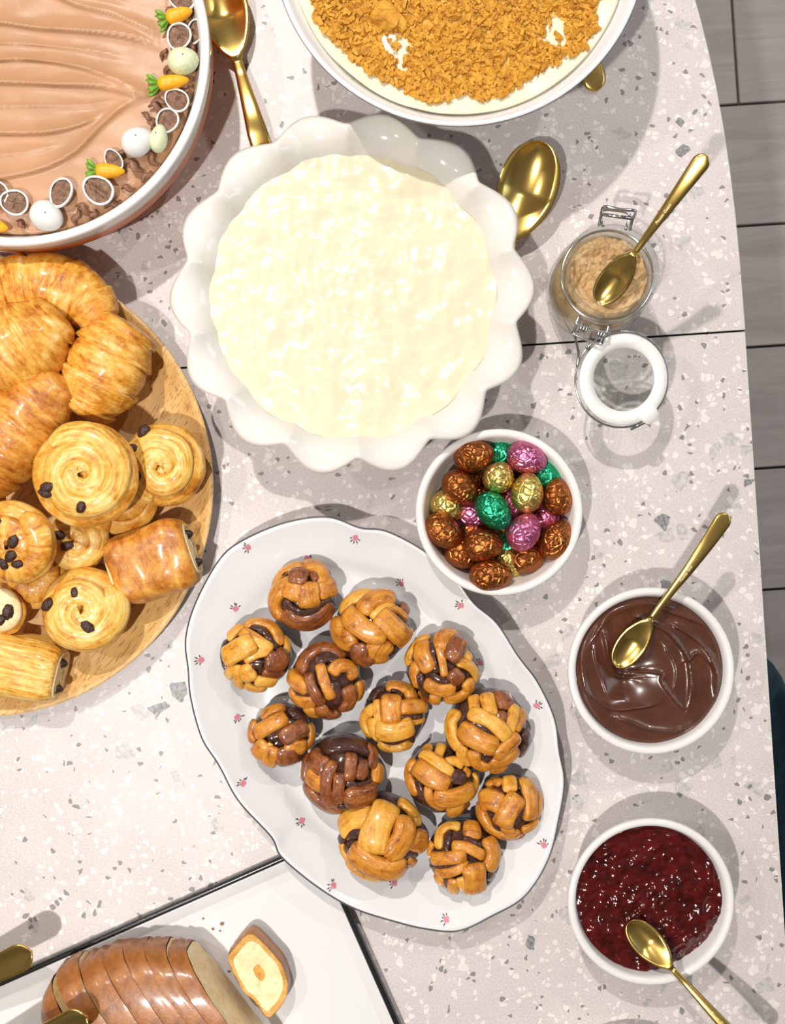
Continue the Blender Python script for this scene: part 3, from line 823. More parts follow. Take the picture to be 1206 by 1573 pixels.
# strand: (width, colour, layer, points); colours 0 light 1 golden 2 glazed 3 filling
BUNS = [
 ((400,850,130),(610,610),505,'round cinnamon bun with a dark knob on top, farthest from the jam',[
  (210,1,0,[(330,430),(200,620),(190,800),(300,960)]),(130,1,0,[(170,540),(290,280),(480,180),(640,160)]),(210,1,0,[(620,160),(800,180),(890,310),(850,430)]),
  (230,1,0,[(860,520),(1060,460)]),(230,1,1,[(380,480),(500,520),(610,560)]),(260,1,1,[(700,430),(710,580),(720,720)]),(230,2,2,[(560,280),(545,420)]),
  (260,2,0,[(330,830),(480,960),(700,990),(900,890),(1020,700)]),(120,3,1,[(360,640),(480,780),(680,830),(880,730),(1040,620)]),(120,1,1,[(240,470),(430,370)]),
  (120,2,0,[(960,180),(1010,270)]),(60,3,1,[(210,480),(300,310),(450,200),(600,190)]),(110,2,1,[(760,270),(820,380)])]),
 ((500,890,150),(590,600),500,'wide cinnamon bun with broad crossed strands and a dark syrupy corner',[
  (240,1,0,[(150,470),(140,620),(230,730),(370,700)]),(170,0,0,[(200,430),(300,260),(450,180),(570,190)]),(215,1,2,[(270,390),(390,510),(560,620),(740,640)]),
  (200,1,1,[(450,380),(570,260),(720,210),(840,250)]),(95,0,1,[(560,440),(700,350),(840,270)]),(235,1,2,[(670,430),(800,550),(940,690)]),(90,1,1,[(760,340),(900,380),(1010,490)]),
  (75,3,1,[(760,400),(900,460),(1010,560)]),(130,2,0,[(950,320),(1040,390)]),(110,1,0,[(900,800),(1000,720),(1070,610)]),(270,1,0,[(740,730),(640,850),(620,1010)]),
  (210,2,1,[(440,780),(450,920),(570,1000)]),(130,3,0,[(320,780),(270,900),(400,1030),(520,1060)]),(70,3,1,[(240,480),(300,600),(430,690)])]),
 ((325,940,135),(610,600),515,'pale cinnamon bun with a broad light strand beside the dark glossy knot',[
  (255,0,2,[(220,610),(400,500),(610,390)]),(130,0,1,[(420,260),(620,340),(860,500)]),(140,1,0,[(440,190),(600,130),(800,170),(920,300),(950,440)]),
  (95,3,1,[(520,190),(700,230),(820,360),(930,490)]),(140,0,0,[(230,350),(320,260),(410,180)]),(95,3,0,[(200,380),(110,520),(120,680),(210,840)]),
  (110,0,1,[(480,630),(640,550),(830,500)]),(220,2,1,[(800,620),(930,650),(1010,560)]),(100,0,0,[(990,340),(1050,440),(1030,560)]),(115,0,1,[(330,700),(210,900)]),
  (130,0,1,[(400,700),(370,1050)]),(180,0,1,[(490,720),(560,890)]),(150,0,1,[(630,920),(880,950)]),(130,0,0,[(460,1000),(600,1060),(750,1060)]),
  (110,2,0,[(740,790),(860,840),(1000,830)]),(130,3,1,[(560,680),(720,680)])]),
 ((430,975,145),(580,590),500,'dark glossy cinnamon bun with an upright golden strand across its middle',[
  (115,1,2,[(525,340),(590,560),(680,780)]),(120,2,1,[(380,450),(430,640),(560,860)]),(165,2,0,[(250,480),(330,270),(520,150),(720,190),(810,290)]),
  (175,1,0,[(110,510),(210,580),(370,660)]),(150,1,0,[(120,700),(230,830),(460,820)]),(150,1,0,[(370,920),(430,1040)]),(145,1,1,[(680,460),(760,370),(900,400),(960,540)]),
  (165,1,0,[(1060,600),(1060,760),(980,830)]),(170,2,1,[(870,640),(900,800),(830,950)]),(150,2,0,[(510,890),(620,1030),(780,1030)]),(150,3,1,[(470,330),(620,260),(750,300)]),
  (130,3,1,[(700,560),(740,700),(760,850)]),(80,3,0,[(130,660),(280,740),(420,730)])]),
 ((610,955,140),(590,620),510,'cinnamon bun with looped pale strands standing between two paler buns and the plate edge',[
  (110,0,0,[(140,570),(130,400),(250,240),(420,160)]),(190,1,1,[(330,270),(330,430),(430,600)]),(90,1,1,[(540,250),(580,450),(620,690)]),(190,1,0,[(600,340),(590,210),(700,140),(800,180)]),
  (205,2,2,[(830,240),(690,460)]),(125,1,0,[(260,510),(220,680),(280,860)]),(150,1,1,[(360,770),(540,860),(760,860)]),(115,0,0,[(790,490),(950,560),(1050,700),(1020,890)]),
  (150,1,1,[(910,760),(940,870),(830,980),(610,1000)]),(130,1,0,[(500,960),(490,1090)]),(100,2,0,[(320,920),(370,1050)]),(110,0,0,[(860,360),(970,480)]),
  (90,3,1,[(450,230),(460,430),(510,650)]),(120,3,1,[(280,640),(330,830),(400,1000)]),(100,3,1,[(440,660),(580,740),(690,740)]),(170,2,1,[(720,640),(800,740)])]),
 ((540,1035,130),(600,630),490,'golden cinnamon bun with one plump upright fold, in the middle of the plate',[
  (175,1,0,[(490,180),(680,150),(820,220),(890,380)]),(140,3,0,[(450,150),(330,260),(280,370)]),(245,1,2,[(570,310),(560,480),(570,640)]),(170,1,2,[(690,450),(880,450),(1060,480)]),
  (85,3,1,[(690,550),(850,590),(1030,610)]),(65,0,1,[(720,630),(880,670),(1050,650)]),(235,0,2,[(370,760),(600,780),(860,700)]),(135,0,0,[(340,440),(180,600),(170,760),(270,930)]),
  (95,0,1,[(360,350),(365,520),(400,650)]),(125,0,1,[(300,610),(310,780),(410,930)]),(85,3,1,[(410,930),(620,960),(870,850)]),(190,0,0,[(370,1000),(560,1090),(720,1090),(830,970)]),
  (90,3,0,[(880,900),(860,1040)]),(80,3,1,[(560,220),(650,240),(710,320)]),(60,3,1,[(410,330),(430,560)])]),
 ((670,1045,160),(600,580),515,'largest cinnamon bun with many short sticking-out strands near the scalloped edge',[
  (145,0,0,[(220,320),(150,480),(180,640),(270,770)]),(195,1,2,[(280,510),(450,610),(660,700)]),(145,0,2,[(360,330),(560,390),(700,490),(800,610)]),(100,3,1,[(330,420),(520,510),(710,640)]),
  (135,1,2,[(630,800),(780,700),(920,590)]),(110,0,0,[(420,160),(430,310)]),(140,0,1,[(570,140),(610,350)]),(185,2,0,[(750,130),(800,260)]),(120,0,1,[(900,260),(810,530)]),
  (110,1,0,[(1020,340),(890,520)]),(155,1,0,[(590,920),(760,880),(930,750)]),(160,3,0,[(1030,560),(1060,720),(950,870)]),(110,0,1,[(300,710),(290,840),(380,950)]),
  (130,1,1,[(410,750),(450,900),(600,970)]),(125,1,0,[(630,1010),(790,1010)]),(80,3,0,[(90,520),(100,660),(230,810)]),(120,3,1,[(520,800),(600,860)]),(120,2,1,[(720,330),(720,420)])]),
 ((370,1070,125),(590,600),505,'dark golden cinnamon bun with a leaf-shaped strand, touching the darkest bun',[
  (195,1,2,[(250,530),(450,400),(680,280)]),(135,1,0,[(300,300),(450,190),(650,150)]),(125,1,0,[(190,360),(110,520),(170,690)]),(225,2,1,[(650,600),(790,490),(960,450)]),
  (185,1,1,[(700,660),(830,710),(950,720)]),(200,3,0,[(740,180),(880,280),(970,390)]),(120,1,0,[(1070,390),(1070,600),(960,780)]),(205,1,1,[(390,660),(220,860)]),
  (205,1,1,[(500,720),(410,1000)]),(280,2,1,[(680,740),(710,960)]),(140,3,0,[(860,820),(880,970)]),(130,3,1,[(420,580),(560,520),(720,410)]),(70,0,1,[(470,650),(380,830)])]),
 ((450,1115,150),(610,590),515,'darkest cinnamon bun, deep red-brown and sticky with syrup all over',[
  (130,2,2,[(520,370),(440,560),(440,780),(530,950)]),(115,2,2,[(590,510),(580,700),(570,890)]),(210,3,0,[(380,240),(600,190),(800,210),(990,290)]),(130,2,1,[(730,290),(720,450),(710,600)]),
  (110,2,1,[(890,380),(840,590)]),(235,2,2,[(670,810),(830,800),(990,770)]),(155,1,0,[(1070,470),(1050,690)]),(205,2,0,[(220,340),(330,420),(400,450)]),(190,1,0,[(190,560),(300,640),(380,660)]),
  (130,2,0,[(190,340),(120,520),(100,690)]),(180,2,0,[(120,720),(260,860),(420,980),(620,1030)]),(120,2,1,[(920,220),(990,330),(970,480)]),(100,3,1,[(660,620),(820,680),(980,640)]),
  (100,3,1,[(250,450),(360,550)]),(110,3,1,[(560,960),(720,930)])]),
 ((610,1120,140),(590,680),505,'golden cinnamon bun with a small round knot tucked at one side',[
  (125,1,0,[(170,350),(130,560),(180,720),(260,840)]),(215,1,2,[(270,460),(430,560),(660,670)]),(140,0,2,[(320,310),(520,390),(710,550)]),(115,0,0,[(410,160),(390,300)]),(115,0,0,[(600,200),(530,330)]),
  (105,0,1,[(630,390),(760,390),(860,450)]),(190,3,1,[(700,560),(870,600)]),(200,1,2,[(490,810),(700,840),(990,760)]),(105,3,1,[(260,610),(310,780),(430,970)]),(105,1,1,[(400,690),(440,880),(630,1010)]),
  (95,0,0,[(1060,560),(1060,780),(950,940)]),(205,1,1,[(690,1030),(830,1010)]),(115,2,1,[(870,920),(920,1030)]),(90,3,1,[(560,680),(720,690)]),(90,1,0,[(890,500),(950,560)])]),
 ((720,1175,125),(620,650),505,'heart-topped cinnamon bun with broad leaf-like folds near the jam side rim',[
  (260,1,1,[(190,540),(310,480),(460,530)]),(175,1,0,[(170,520),(190,760),(330,960),(560,1050),(780,1030)]),(255,1,2,[(710,420),(560,620),(480,830)]),(150,1,1,[(520,850),(600,960)]),
  (110,3,2,[(790,470),(730,650),(630,810)]),(195,1,1,[(830,210),(900,450),(890,780)]),(110,1,0,[(1020,370),(1070,560),(1010,790)]),(125,1,0,[(260,320),(370,250),(470,260)]),
  (150,3,0,[(370,370),(500,390)]),(185,0,1,[(600,200),(600,340)]),(80,3,1,[(340,740),(390,880),(470,960)]),(125,1,0,[(790,970),(950,900),(1040,830)]),(95,2,0,[(480,1120),(680,1120),(850,1060)]),
  (90,3,0,[(720,190),(780,340)])]),
 ((505,1205,160),(600,600),520,'big smooth golden cinnamon bun with plump folds beside the white tray',[
  (240,0,0,[(140,490),(280,340),(490,280)]),(270,0,2,[(690,190),(560,420),(510,650)]),(215,1,2,[(870,330),(840,530),(680,720)]),(125,0,0,[(840,120),(1000,260),(1030,450)]),
  (220,1,0,[(950,580),(1070,640),(1080,750)]),(235,1,2,[(280,650),(460,780),(660,870),(870,850)]),(115,3,1,[(420,480),(220,510),(120,650)]),(85,3,1,[(220,680),(320,860),(500,980),(760,980)]),
  (110,3,1,[(820,760),(930,720),(1040,780)]),(130,0,0,[(190,880),(320,980),(480,1070),(700,1030)]),(70,0,1,[(150,640),(170,760),(270,870)]),(85,0,0,[(750,1010),(920,920)]),(95,1,1,[(900,810),(990,900)])]),
 ((645,1245,135),(600,650),525,'cinnamon bun with fan-like strands and open dark seams at the foot of the plate',[
  (115,0,0,[(230,490),(280,280),(420,200),(550,200)]),(225,1,0,[(650,220),(780,240)]),(125,1,2,[(430,420),(620,430),(870,560)]),(150,1,2,[(160,630),(350,580),(620,530)]),
  (65,3,1,[(120,770),(380,690),(640,580)]),(115,1,1,[(200,820),(430,760),(650,620)]),(100,3,1,[(390,260),(340,510)]),(95,3,1,[(590,310),(840,440)]),(205,1,1,[(920,360),(1000,560),(920,750)]),
  (255,1,2,[(710,650),(730,860),(740,1040)]),(150,0,1,[(550,850),(620,1000)]),(150,1,0,[(250,890),(290,1000)]),(140,1,1,[(450,880),(450,1130)]),(75,3,1,[(360,870),(330,1070)]),
  (160,3,0,[(930,840),(980,930),(850,1090)]),(90,0,0,[(150,440),(120,630)])]),
]
PB = 0.0102
for bi, ((ox, oy, sz), (ccx, ccy), Rc, lab, strands) in enumerate(BUNS):
    cx, cy = ox + ccx * sz / 1206, oy + ccy * sz / 1206
    hm = 0.034
    base = P(cx, cy, hm); base.z = T + PB
    k = sz / 1206 * kscale(hm)
    R = Rc * k; hb = R * 1.35
    bun = thing('cinnamon_bun', lab, 'bun', base, 0, 'knotted cinnamon buns on the oval plate')
    z0 = hb * 0.34
    def dome(x, y):
        r = min(math.hypot(x, y) / R, 1.0)
        return z0 + (hb - z0) * math.sqrt(max(0.0, 1 - r ** 2.2))
    rows = []
    for i in range(15):
        t = i / 14
        if t < 0.25: z = z0 * (t / 0.25); r = R * (0.78 + 0.14 * math.sin(t / 0.25 * PI / 2))
        else:
            a = (t - 0.25) / 0.75 * PI / 2; r = R * 0.92 * math.cos(a); z = z0 + (hb * 0.93 - z0) * math.sin(a)
        rr = max(r, 0.0004)
        rows.append([Vector((rr * math.cos(b), rr * math.sin(b), z)) * (1 + 0.05 * noise.noise(Vector((rr * 120 * math.cos(b), rr * 120 * math.sin(b), z * 120 + bi * 7)))) for b in [2 * PI * j / 36 for j in range(36)]])
    for p in rows[0]: p.z = 0
    mk('bun_core', *grid(rows, True, True), G[3], bun)
    for si, (w, ci, ly, pts) in enumerate(strands):
        n = 20
        pl = catmull([Vector(((x - ccx) * k, -(y - ccy) * k, 0)) for x, y in pts], n)
        hw0 = w * k / 2 * (1.24 if ci < 3 else 1.0)
        th0 = min(hw0 * 0.62, R * 0.17)
        path, ups, hws, ths = [], [], [], []
        for i, p in enumerate(pl):
            t = i / (n - 1)
            r = math.hypot(p.x, p.y)
            if r > R * 0.93: p = p * (R * 0.93 / r)
            z = dome(p.x, p.y)
            nrm = Vector((p.x / R ** 2, p.y / R ** 2, max(0.12, (z - z0) / (hb - z0)) / (hb - z0))).normalized()
            endt = max(0, 1 - min(t, 1 - t) / 0.22)
            lift = (-0.30 + 0.30 * ly) * th0 - (0.55 * th0 * endt ** 2)
            if ci == 3: lift -= 0.12 * th0
            path.append(Vector((p.x, p.y, z)) + nrm * lift); ups.append(nrm)
            e = math.sqrt(max(0.02, 1 - (max(0, 1 - min(t, 1 - t) / 0.10)) ** 2))
            wob = 1 + 0.10 * noise.noise(Vector((t * 3 + si * 5.7, bi * 3.3, 0)))
            hws.append(hw0 * (0.55 + 0.45 * e) * wob); ths.append(th0 * (0.35 + 0.65 * e))
        v, f = sweep(path, ups, hws, ths, 14, 0.72)
        fl = sweep_flow(path, hws, ths, 14, bi * 0.37 + si * 0.091)
        v = [Vector(q) + Vector((0, 0, 1)) * 0.0007 * noise.noise(Vector(q) * 160 + Vector((bi, si, 0))) for q in v]
        v = [Vector((q.x, q.y, max(q.z, 0.0004))) for q in v]
        mk('dough_strand' if ci < 3 else 'filling_strip', v, f, G[ci], bun, flow=fl)

# ------------------------------------------------------------------ white tray with a black rim
tc = P(489, 1292, 0.011); tc.z = T
ta = math.atan2(190, 430)                    # the tray's long edge rises to the right
tray = thing('serving_tray', 'glossy white rectangular tray with thin black rim carrying sliced bread', 'tray', tc, ta)
TW, TD = 0.46, 0.30
def rrect(d, r, z):
    x0, x1, y0, y1 = -TW + d, -d, -TD + d, -d
    rr = max(r - d, 0.002); pts = []
    for cx, cy, a0 in ((x1 - rr, y1 - rr, 0), (x0 + rr, y1 - rr, PI / 2), (x0 + rr, y0 + rr, PI), (x1 - rr, y0 + rr, 1.5 * PI)):
        for i in range(7):
            a = a0 + PI / 2 * i / 6
            pts.append((cx + rr * math.cos(a), cy + rr * math.sin(a), z))
    return pts
mk('tray_body', *grid([rrect(0.004, 0.014, 0.0085), rrect(0.0048, 0.014, 0.0088), rrect(0.010, 0.014, 0.0068), rrect(0.0135, 0.014, 0.0052), rrect(0.020, 0.014, 0.0046), rrect(0.14, 0.014, 0.0045)], True, 'end'), M['porcelain'], tray, False)
mk('tray_rim', *grid([rrect(0.010, 0.014, 0.0), rrect(0.002, 0.014, 0.0), rrect(0.0, 0.014, 0.003), rrect(0.0, 0.014, 0.0088), rrect(0.0008, 0.014, 0.0098), rrect(0.0030, 0.014, 0.0098), rrect(0.0042, 0.014, 0.0086), rrect(0.0046, 0.014, 0.006)], True), M['black'], tray)
mk('tray_base', *grid([rrect(0.008, 0.014, 0.0), rrect(0.008, 0.014, 0.0043)], True, True), M['black'], tray, False)

# ------------------------------------------------------------------ sliced loaf on the tray
M['crust'] = dough('bread_crust', [(0.3, (0.17, 0.05, 0.012)), (0.5, (0.34, 0.12, 0.024)), (0.74, (0.52, 0.22, 0.05))], 0.38, 0.2, 45, 300, 0.3)
M['crumb'] = dough('bread_crumb', [(0.3, (0.78, 0.54, 0.25)), (0.5, (0.90, 0.72, 0.42)), (0.7, (0.94, 0.83, 0.58))], 0.8, 0.0, 110, 420, 0.5, (1, 1, 1), 0.0015)
M['toast'] = dough('toasted_crumb', [(0.3, (0.48, 0.21, 0.04)), (0.5, (0.68, 0.36, 0.08)), (0.72, (0.80, 0.54, 0.2))], 0.7, 0.0, 90, 380, 0.8, (1, 1, 1), 0.0016)
TZ = 0.0048
axd = Vector((0.8, 0.6, 0)).normalized(); crs = Vector((0.6, -0.8, 0)).normalized()   # slice normal, slice direction
LW, LH = 0.066, 0.056
e0 = P(300, 1468, 0.03)                       # far corner of the cut end on the top outline
loaf0 = Vector((e0.x, e0.y, T + TZ)) + crs * (LW * 0.86)
def loaf_section(s, sc=1.0):
    pts = []
    for i in range(36):
        a = 2 * PI * i / 36
        c, s_ = math.cos(a), math.sin(a)
        x = LW * sc * math.copysign(abs(c) ** 0.75, c)
        z = LH * 0.5 + (LH * 0.5 * sc) * math.copysign(abs(s_) ** (0.85 if s_ > 0 else 0.35), s_)
        x *= 1 + 0.05 * noise.noise(Vector((c * 1.5, s_ * 1.5, s * 14)))
        pts.append((x, z))
    zm = min(p[1] for p in pts)
    return [(x, z - zm) for x, z in pts]
slices = ['end', 'second', 'third', 'fourth', 'fifth', 'sixth', 'heel']
SLAB = ['brioche slice at the cut end of the loaf showing its pale crumb', 'brioche slice standing second from the cut end of the loaf', 'brioche slice third from the cut end of the loaf',
        'brioche slice in the middle of the loaf on the tray', 'brioche slice fifth from the cut end of the loaf', 'brioche slice leaning away from its neighbour, crumb showing in the gap', 'rounded dark heel of the sliced brioche loaf']
tks = [0.0115, 0.0120, 0.0125, 0.0140, 0.0165, 0.0170, 0.038]
shift = [0, -0.0105, -0.0205, -0.029, -0.035, -0.041, -0.046, -0.040]
pos = 0.0
Z = Vector((0, 0, 1))
for i, (lab, tk) in enumerate(zip(SLAB, tks)):
    gap = 0.0004 + (0.001 if i == 5 else 0) + (0.005 if i == 6 else 0.0)
    pos += gap
    org = loaf0 - axd * pos + crs * shift[i]
    tilt = [0.03, 0.04, 0.05, 0.05, 0.05, 0.05, 0.0][i]
    sl = thing('bread_slice', lab, 'bread', org, 0, 'slices of the brioche loaf on the tray')
    sc0 = [0.99, 1.0, 1.0, 1.0, 1.0, 1.0, 0.93][i]
    def ring(t, s, inset=0.0):
        return [crs * (x * (1 - inset)) - axd * t + Z * (max(0.0, z * (1 - inset) + inset * LH * 0.45)) + axd * (z * tilt) + crs * ((shift[i + 1] - shift[i]) * max(0.0, min(1.0, t / tk))) for x, z in loaf_section(i + t * 30, s)]
    n = 7; rows = []
    for j in range(n):
        t = tk * j / (n - 1)
        s = sc0
        if i == 6: s = sc0 * math.sqrt(max(0.03, 1 - (j / (n - 1)) ** 2.2))
        else: s *= 1 - 0.004 * (j in (0, n - 1))
        rows.append(ring(t, s))
    mk('crust', *grid(rows, True, False), M['crust'], sl)
    for j, tt in ((0, -0.0002), (n - 1, tk + 0.0002)):
        if i == 6 and j: continue
        a = ring(tt if j else tt, sc0 * 0.985); b = ring(tt, sc0 * 0.9, 0.5)
        v = a + b; m_ = len(a); c = sum(a, Vector()) / m_; v = v + [c]
        v = [Vector(p) + axd * 0.0008 * noise.noise(Vector(p) * 150) for p in v]
        f = [(q, (q + 1) % m_, m_ + (q + 1) % m_, m_ + q) for q in range(m_)] + [(m_ + q, m_ + (q + 1) % m_, 2 * m_) for q in range(m_)]
        mk('crumb', v, f, M['crumb'], sl)
    pos += tk
# separate slice lying on the tray
SLO = [(366,1444),(382,1429),(398,1436),(417,1457),(435,1478),(445,1513),(438,1537),(425,1555),(411,1563),(393,1539),(374,1521),(357,1491),(350,1468),(356,1457)]
sp = P(398, 1496, 0.022); sp.z = T + TZ
one = thing('bread_slice', 'toasted brioche end piece lying by itself on the tray', 'bread', sp, 0, 'slices of the brioche loaf on the tray')
ol = [P(x, y, 0.022) - sp for x, y in SLO]
ol = [Vector((p.x, p.y, 0)) for p in catmull(ol, 60, True)]
rows = []
for z, k in ((0.0, 0.86), (0.003, 0.96), (0.010, 1.0), (0.017, 0.99), (0.0205, 0.95)):
    rows.append([Vector((p.x * k, p.y * k, z + 0.001 * noise.noise(p * 200) * (z > 0))) for p in ol])
v, f = grid([[p * 0.3 for p in rows[0]]] + rows, True, False)
mk('crust', v, f, M['crust'], one)
rows = []
for k in (0.96, 0.9, 0.8, 0.65, 0.5, 0.35, 0.2, 0.01):
    rows.append([Vector((p.x * k, p.y * k, 0.0205 + 0.0012 * fbm(p.x * k * 130, p.y * k * 130, 2) - (0.0035 if k < 0.3 else 0) - 0.0015 * (1 - k) + (0.0 if k < 0.96 else -0.0006))) for p in ol])
v, f = grid(rows, True)
mi = [0 if q // 60 < 2 or q // 60 >= 6 else 1 for q in range(len(f))]
mk('crumb', v, f, [M['toast'], M['crumb']], one, True, mi)

# ------------------------------------------------------------------ gold tongs resting over the tray
hinge = P(-300, 1690, 0.010)
tongs = thing('serving_tongs', 'gold serving tongs with rounded ends resting over the bread tray', 'tongs', hinge)
ends = []
for tipc, root in ((P(47, 1463, 0.050), P(-330, 1650, 0.014)), (P(132, 1563, 0.078), P(-265, 1765, 0.014))):
    d = tipc - root; L = d.length; ax = d.normalized(); yy = Z.cross(ax).normalized(); zz = ax.cross(yy)
    rows = []; r0 = root - hinge; ends.append(r0)
    for i in range(41):
        t = 1 - (1 - i / 40) ** 2.2
        w = 0.0065 + 0.0043 * t ** 2
        q = (1 - t) * L / 0.011
        if q < 1: w *= math.sqrt(max(0.004, 1 - (1 - q) ** 2))
        top = []; bot = []
        for s in range(9):
            vv = -1 + s / 4; zc = -0.0022 * (1 - vv * vv) * t
            top.append(r0 + ax * (L * t) + yy * (vv * w) + zz * (zc + 0.0008)); bot.append(r0 + ax * (L * t) + yy * (vv * w) + zz * (zc - 0.0008))
        rows.append(top + bot[::-1])
    mk('tong_arm', *grid(rows, True, True), M['gold'], tongs)
mid = (ends[0] + ends[1]) / 2 - ax * 0.03
pl = catmull([ends[0] + ax * 0.002, (ends[0] * 0.8 + mid * 0.2) - ax * 0.016, mid, (ends[1] * 0.8 + mid * 0.2) - ax * 0.016, ends[1] + ax * 0.002], 24)
mk('tong_bend', *sweep(pl, [Vector((0, 0, 1))] * 24, [0.0062] * 24, [0.0008] * 24, 10, 0.6), M['gold'], tongs)
# a few crumbs on the tray
for px, py, s in ((341, 1419, .0016), (327, 1427, .0012), (312, 1411, .0009), (397, 1433, .0010), (352, 1492, .0012), (338, 1430, .0009)):
    o = mk('bread_crumb', *ellipsoid(s, s * .7, s * .6, 8, 6, 0, 0.3, px, 2), M['crust'], None, True, None, P(px, py, TZ + s * 0.5))
    prop(o, 'tiny bread crumb fallen on the white tray', 'crumb', 'crumbs on the tray')

# ------------------------------------------------------------------ ruffled pie dish with pudding
DH = 0.060
dc = P(541, 449, DH); dc.z = T
dish = thing('pie_dish', 'large white ceramic dish with a deep ruffled rim', 'dish', dc)
kd = kscale(DH)
RL, RN = 283 * kd, 256 * kd
PH0 = math.radians(2)
def lobe(a):
    return (0.5 + 0.5 * math.cos(14 * (a - PH0))) ** 0.62       # 1 at a lobe, 0 at a notch
NA = 336
def dring(fr, a, up=1.0):
    """radius and height for profile parameter fr: 0 centre .. 1 rim"""
    l = lobe(a)
    return l
prof_in = [(0.0, 0.007, 0), (0.050, 0.007, 0), (0.078, 0.009, 0), (0.087, 0.016, 0.05), (0.094, 0.030, 0.06), (0.100, 0.042, 0.12), (0.106, 0.051, 0.22), (0.112, 0.0565, 0.40), (0.118, 0.059, 0.62), (0.124, 0.0598, 0.85), (RL - 0.003, 0.0595, 1.0), (RL, 0.0580, 1.0)]
prof_out = [(RL - 0.0005, 0.0562, 1.0), (RL - 0.004, 0.0550, 1.0), (0.117, 0.0535, 0.62), (0.110, 0.049, 0.38), (0.104, 0.040, 0.2), (0.098, 0.028, 0.1), (0.091, 0.012, 0.0), (0.086, 0.002, 0), (0.083, 0.0, 0), (0.078, 0.0, 0), (0.076, 0.003, 0), (0.0, 0.003, 0)]
rows = []
for r, z, w in prof_in + prof_out:
    row = []
    for i in range(NA):
        a = 2 * PI * i / NA
        l = lobe(a)
        rr = r - w * (RL - RN) * (1 - l); zz = z + w * (0.0065 * (1 - l) ** 1.3 - 0.0030 * l)
        rr = max(rr, 0.0005)
        row.append((rr * math.cos(a), rr * math.sin(a), zz))
    rows.append(row)
mk('dish_body', *grid(rows, True, True), M['cream_ware'], dish)
M['pudding'] = plain('vanilla_pudding', (0.74, 0.665, 0.475), 0.2, coat=0.4, nscale=60, namp=0.05, bscale=110, bstr=0.3, bdist=0.002)
def pud_z(x, y):
    z = 0.0475 + 0.0022 * fbm(x * 30, y * 30, 3, 2) + 0.0013 * noise.noise(Vector((x * 75, y * 75, 1))) + 0.0006 * noise.noise(Vector((x * 170, y * 170, 6)))
    return z
PR = 0.1045
o = mk('vanilla_pudding', *disc(PR, pud_z, 110, 260, 0.0075, lambda a: 1 - 0.028 * (1 - lobe(a)) + 0.012 * noise.noise(Vector((math.cos(a) * 4, math.sin(a) * 4, 1))), 0.72), M['pudding'], None, True, None, dc)
prop(o, 'glossy lumpy pale yellow pudding filling the ruffled dish', 'pudding')

# serving spoons tucked round the dishes
SS = dict(Lb=0.074, Wb=0.045, Wh=0.019, Wn=0.0075, depth=0.012, th=0.0016, kind='serving_spoon', group='large gold serving spoons')
spoon('gold serving spoon with its bowl between cake dish and crumb dessert', P(407, 243, 0.0025), P(320, -62, 0.022), arch=0.008, **{**SS, 'Wb': 0.040})
spoon('gold serving spoon with its bowl beside the ruffled dish, handle beneath the rim', P(706, 640, 0.0025), P(832, 217, 0.032), arch=0.002, dip=0.006, **SS)
spoon('gold serving spoon mostly hidden beneath the crumb dessert bowl, handle end showing', P(916, 140, 0.002), P(800, -330, 0.022), arch=0.004, **SS)

# ------------------------------------------------------------------ crumb topped dessert in a gold lined bowl
BH = 0.100
bc = P(706, -94, BH); bc.z = T
kb = kscale(BH); BR = 288 * kb
bowl = thing('dessert_bowl', 'white porcelain bowl with thin gold line holding a crumb topped dessert', 'bowl', bc)
prof = [(0, 0.004), (0.050, 0.004), (0.054, 0.0), (0.058, 0.0), (0.060, 0.006), (0.080, 0.026), (0.100, 0.052), (0.1135, 0.080), (BR - 0.0012, 0.096), (BR, 0.0985), (BR - 0.0003, 0.1000), (BR - 0.0022, 0.1002), (BR - 0.0042, 0.0985), (0.1095, 0.080), (0.096, 0.055), (0.076, 0.030), (0.056, 0.012), (0, 0.010)]
mk('bowl_body', *lathe(prof, 120), M['porcelain'], bowl)
ring = [Vector((r * math.cos(a), r * math.sin(a), z)) for r, z in ((BR - 0.0015, 0.0958),) for a in [2 * PI * i / 120 for i in range(120)]]
mk('gold_line', *tube(ring, 0.0006, 6, None, True), M['gold_line'], bowl)
ring = [Vector((r * math.cos(a), r * math.sin(a), z)) for r, z in ((BR - 0.0002, 0.0992),) for a in [2 * PI * i / 120 for i in range(120)]]
mk('rim_line', *tube(ring, 0.0004, 6, None, True), M['dark_line'], bowl)
M['cream'] = plain('whipped_cream', (0.76, 0.69, 0.50), 0.4, nscale=50, namp=0.05, bscale=120, bstr=0.2, bdist=0.001)
dessert = thing('layered_dessert', 'pale cream dessert covered with orange-brown biscuit crumbs', 'dessert', bc)
def cream_z(x, y):
    r = math.hypot(x, y) / 0.114
    return 0.0865 + 0.0025 * fbm(x * 22, y * 22, 4, 3) + 0.005 * r ** 6 + 0.0035 * (1 - r * r)
mk('cream_layer', *disc(0.1150, cream_z, 60, 160, 0.055, None, 0.82), M['cream'], dessert)
M['crumbs'] = dough('biscuit_crumbs', [(0.3, (0.34, 0.13, 0.010)), (0.5, (0.60, 0.28, 0.022)), (0.75, (0.78, 0.44, 0.055))], 0.75, 0.0, 160, 900, 0.4)
rc = random.Random(5)
cv = []; cf = []
def crumb_here(x, y):
    r = math.hypot(x, y); a = math.atan2(y, x)
    lim = 0.1055 + 0.010 * noise.noise(Vector((math.cos(a) * 3.2, math.sin(a) * 3.2, 2))) + 0.004 * noise.noise(Vector((math.cos(a) * 11, math.sin(a) * 11, 7)))
    if r > lim: return 0
    h = noise.noise(Vector((x * 38, y * 38, 11)))
    return 0.12 if h < -0.46 else (1.0 if h > -0.30 else 0.55)
n = 0
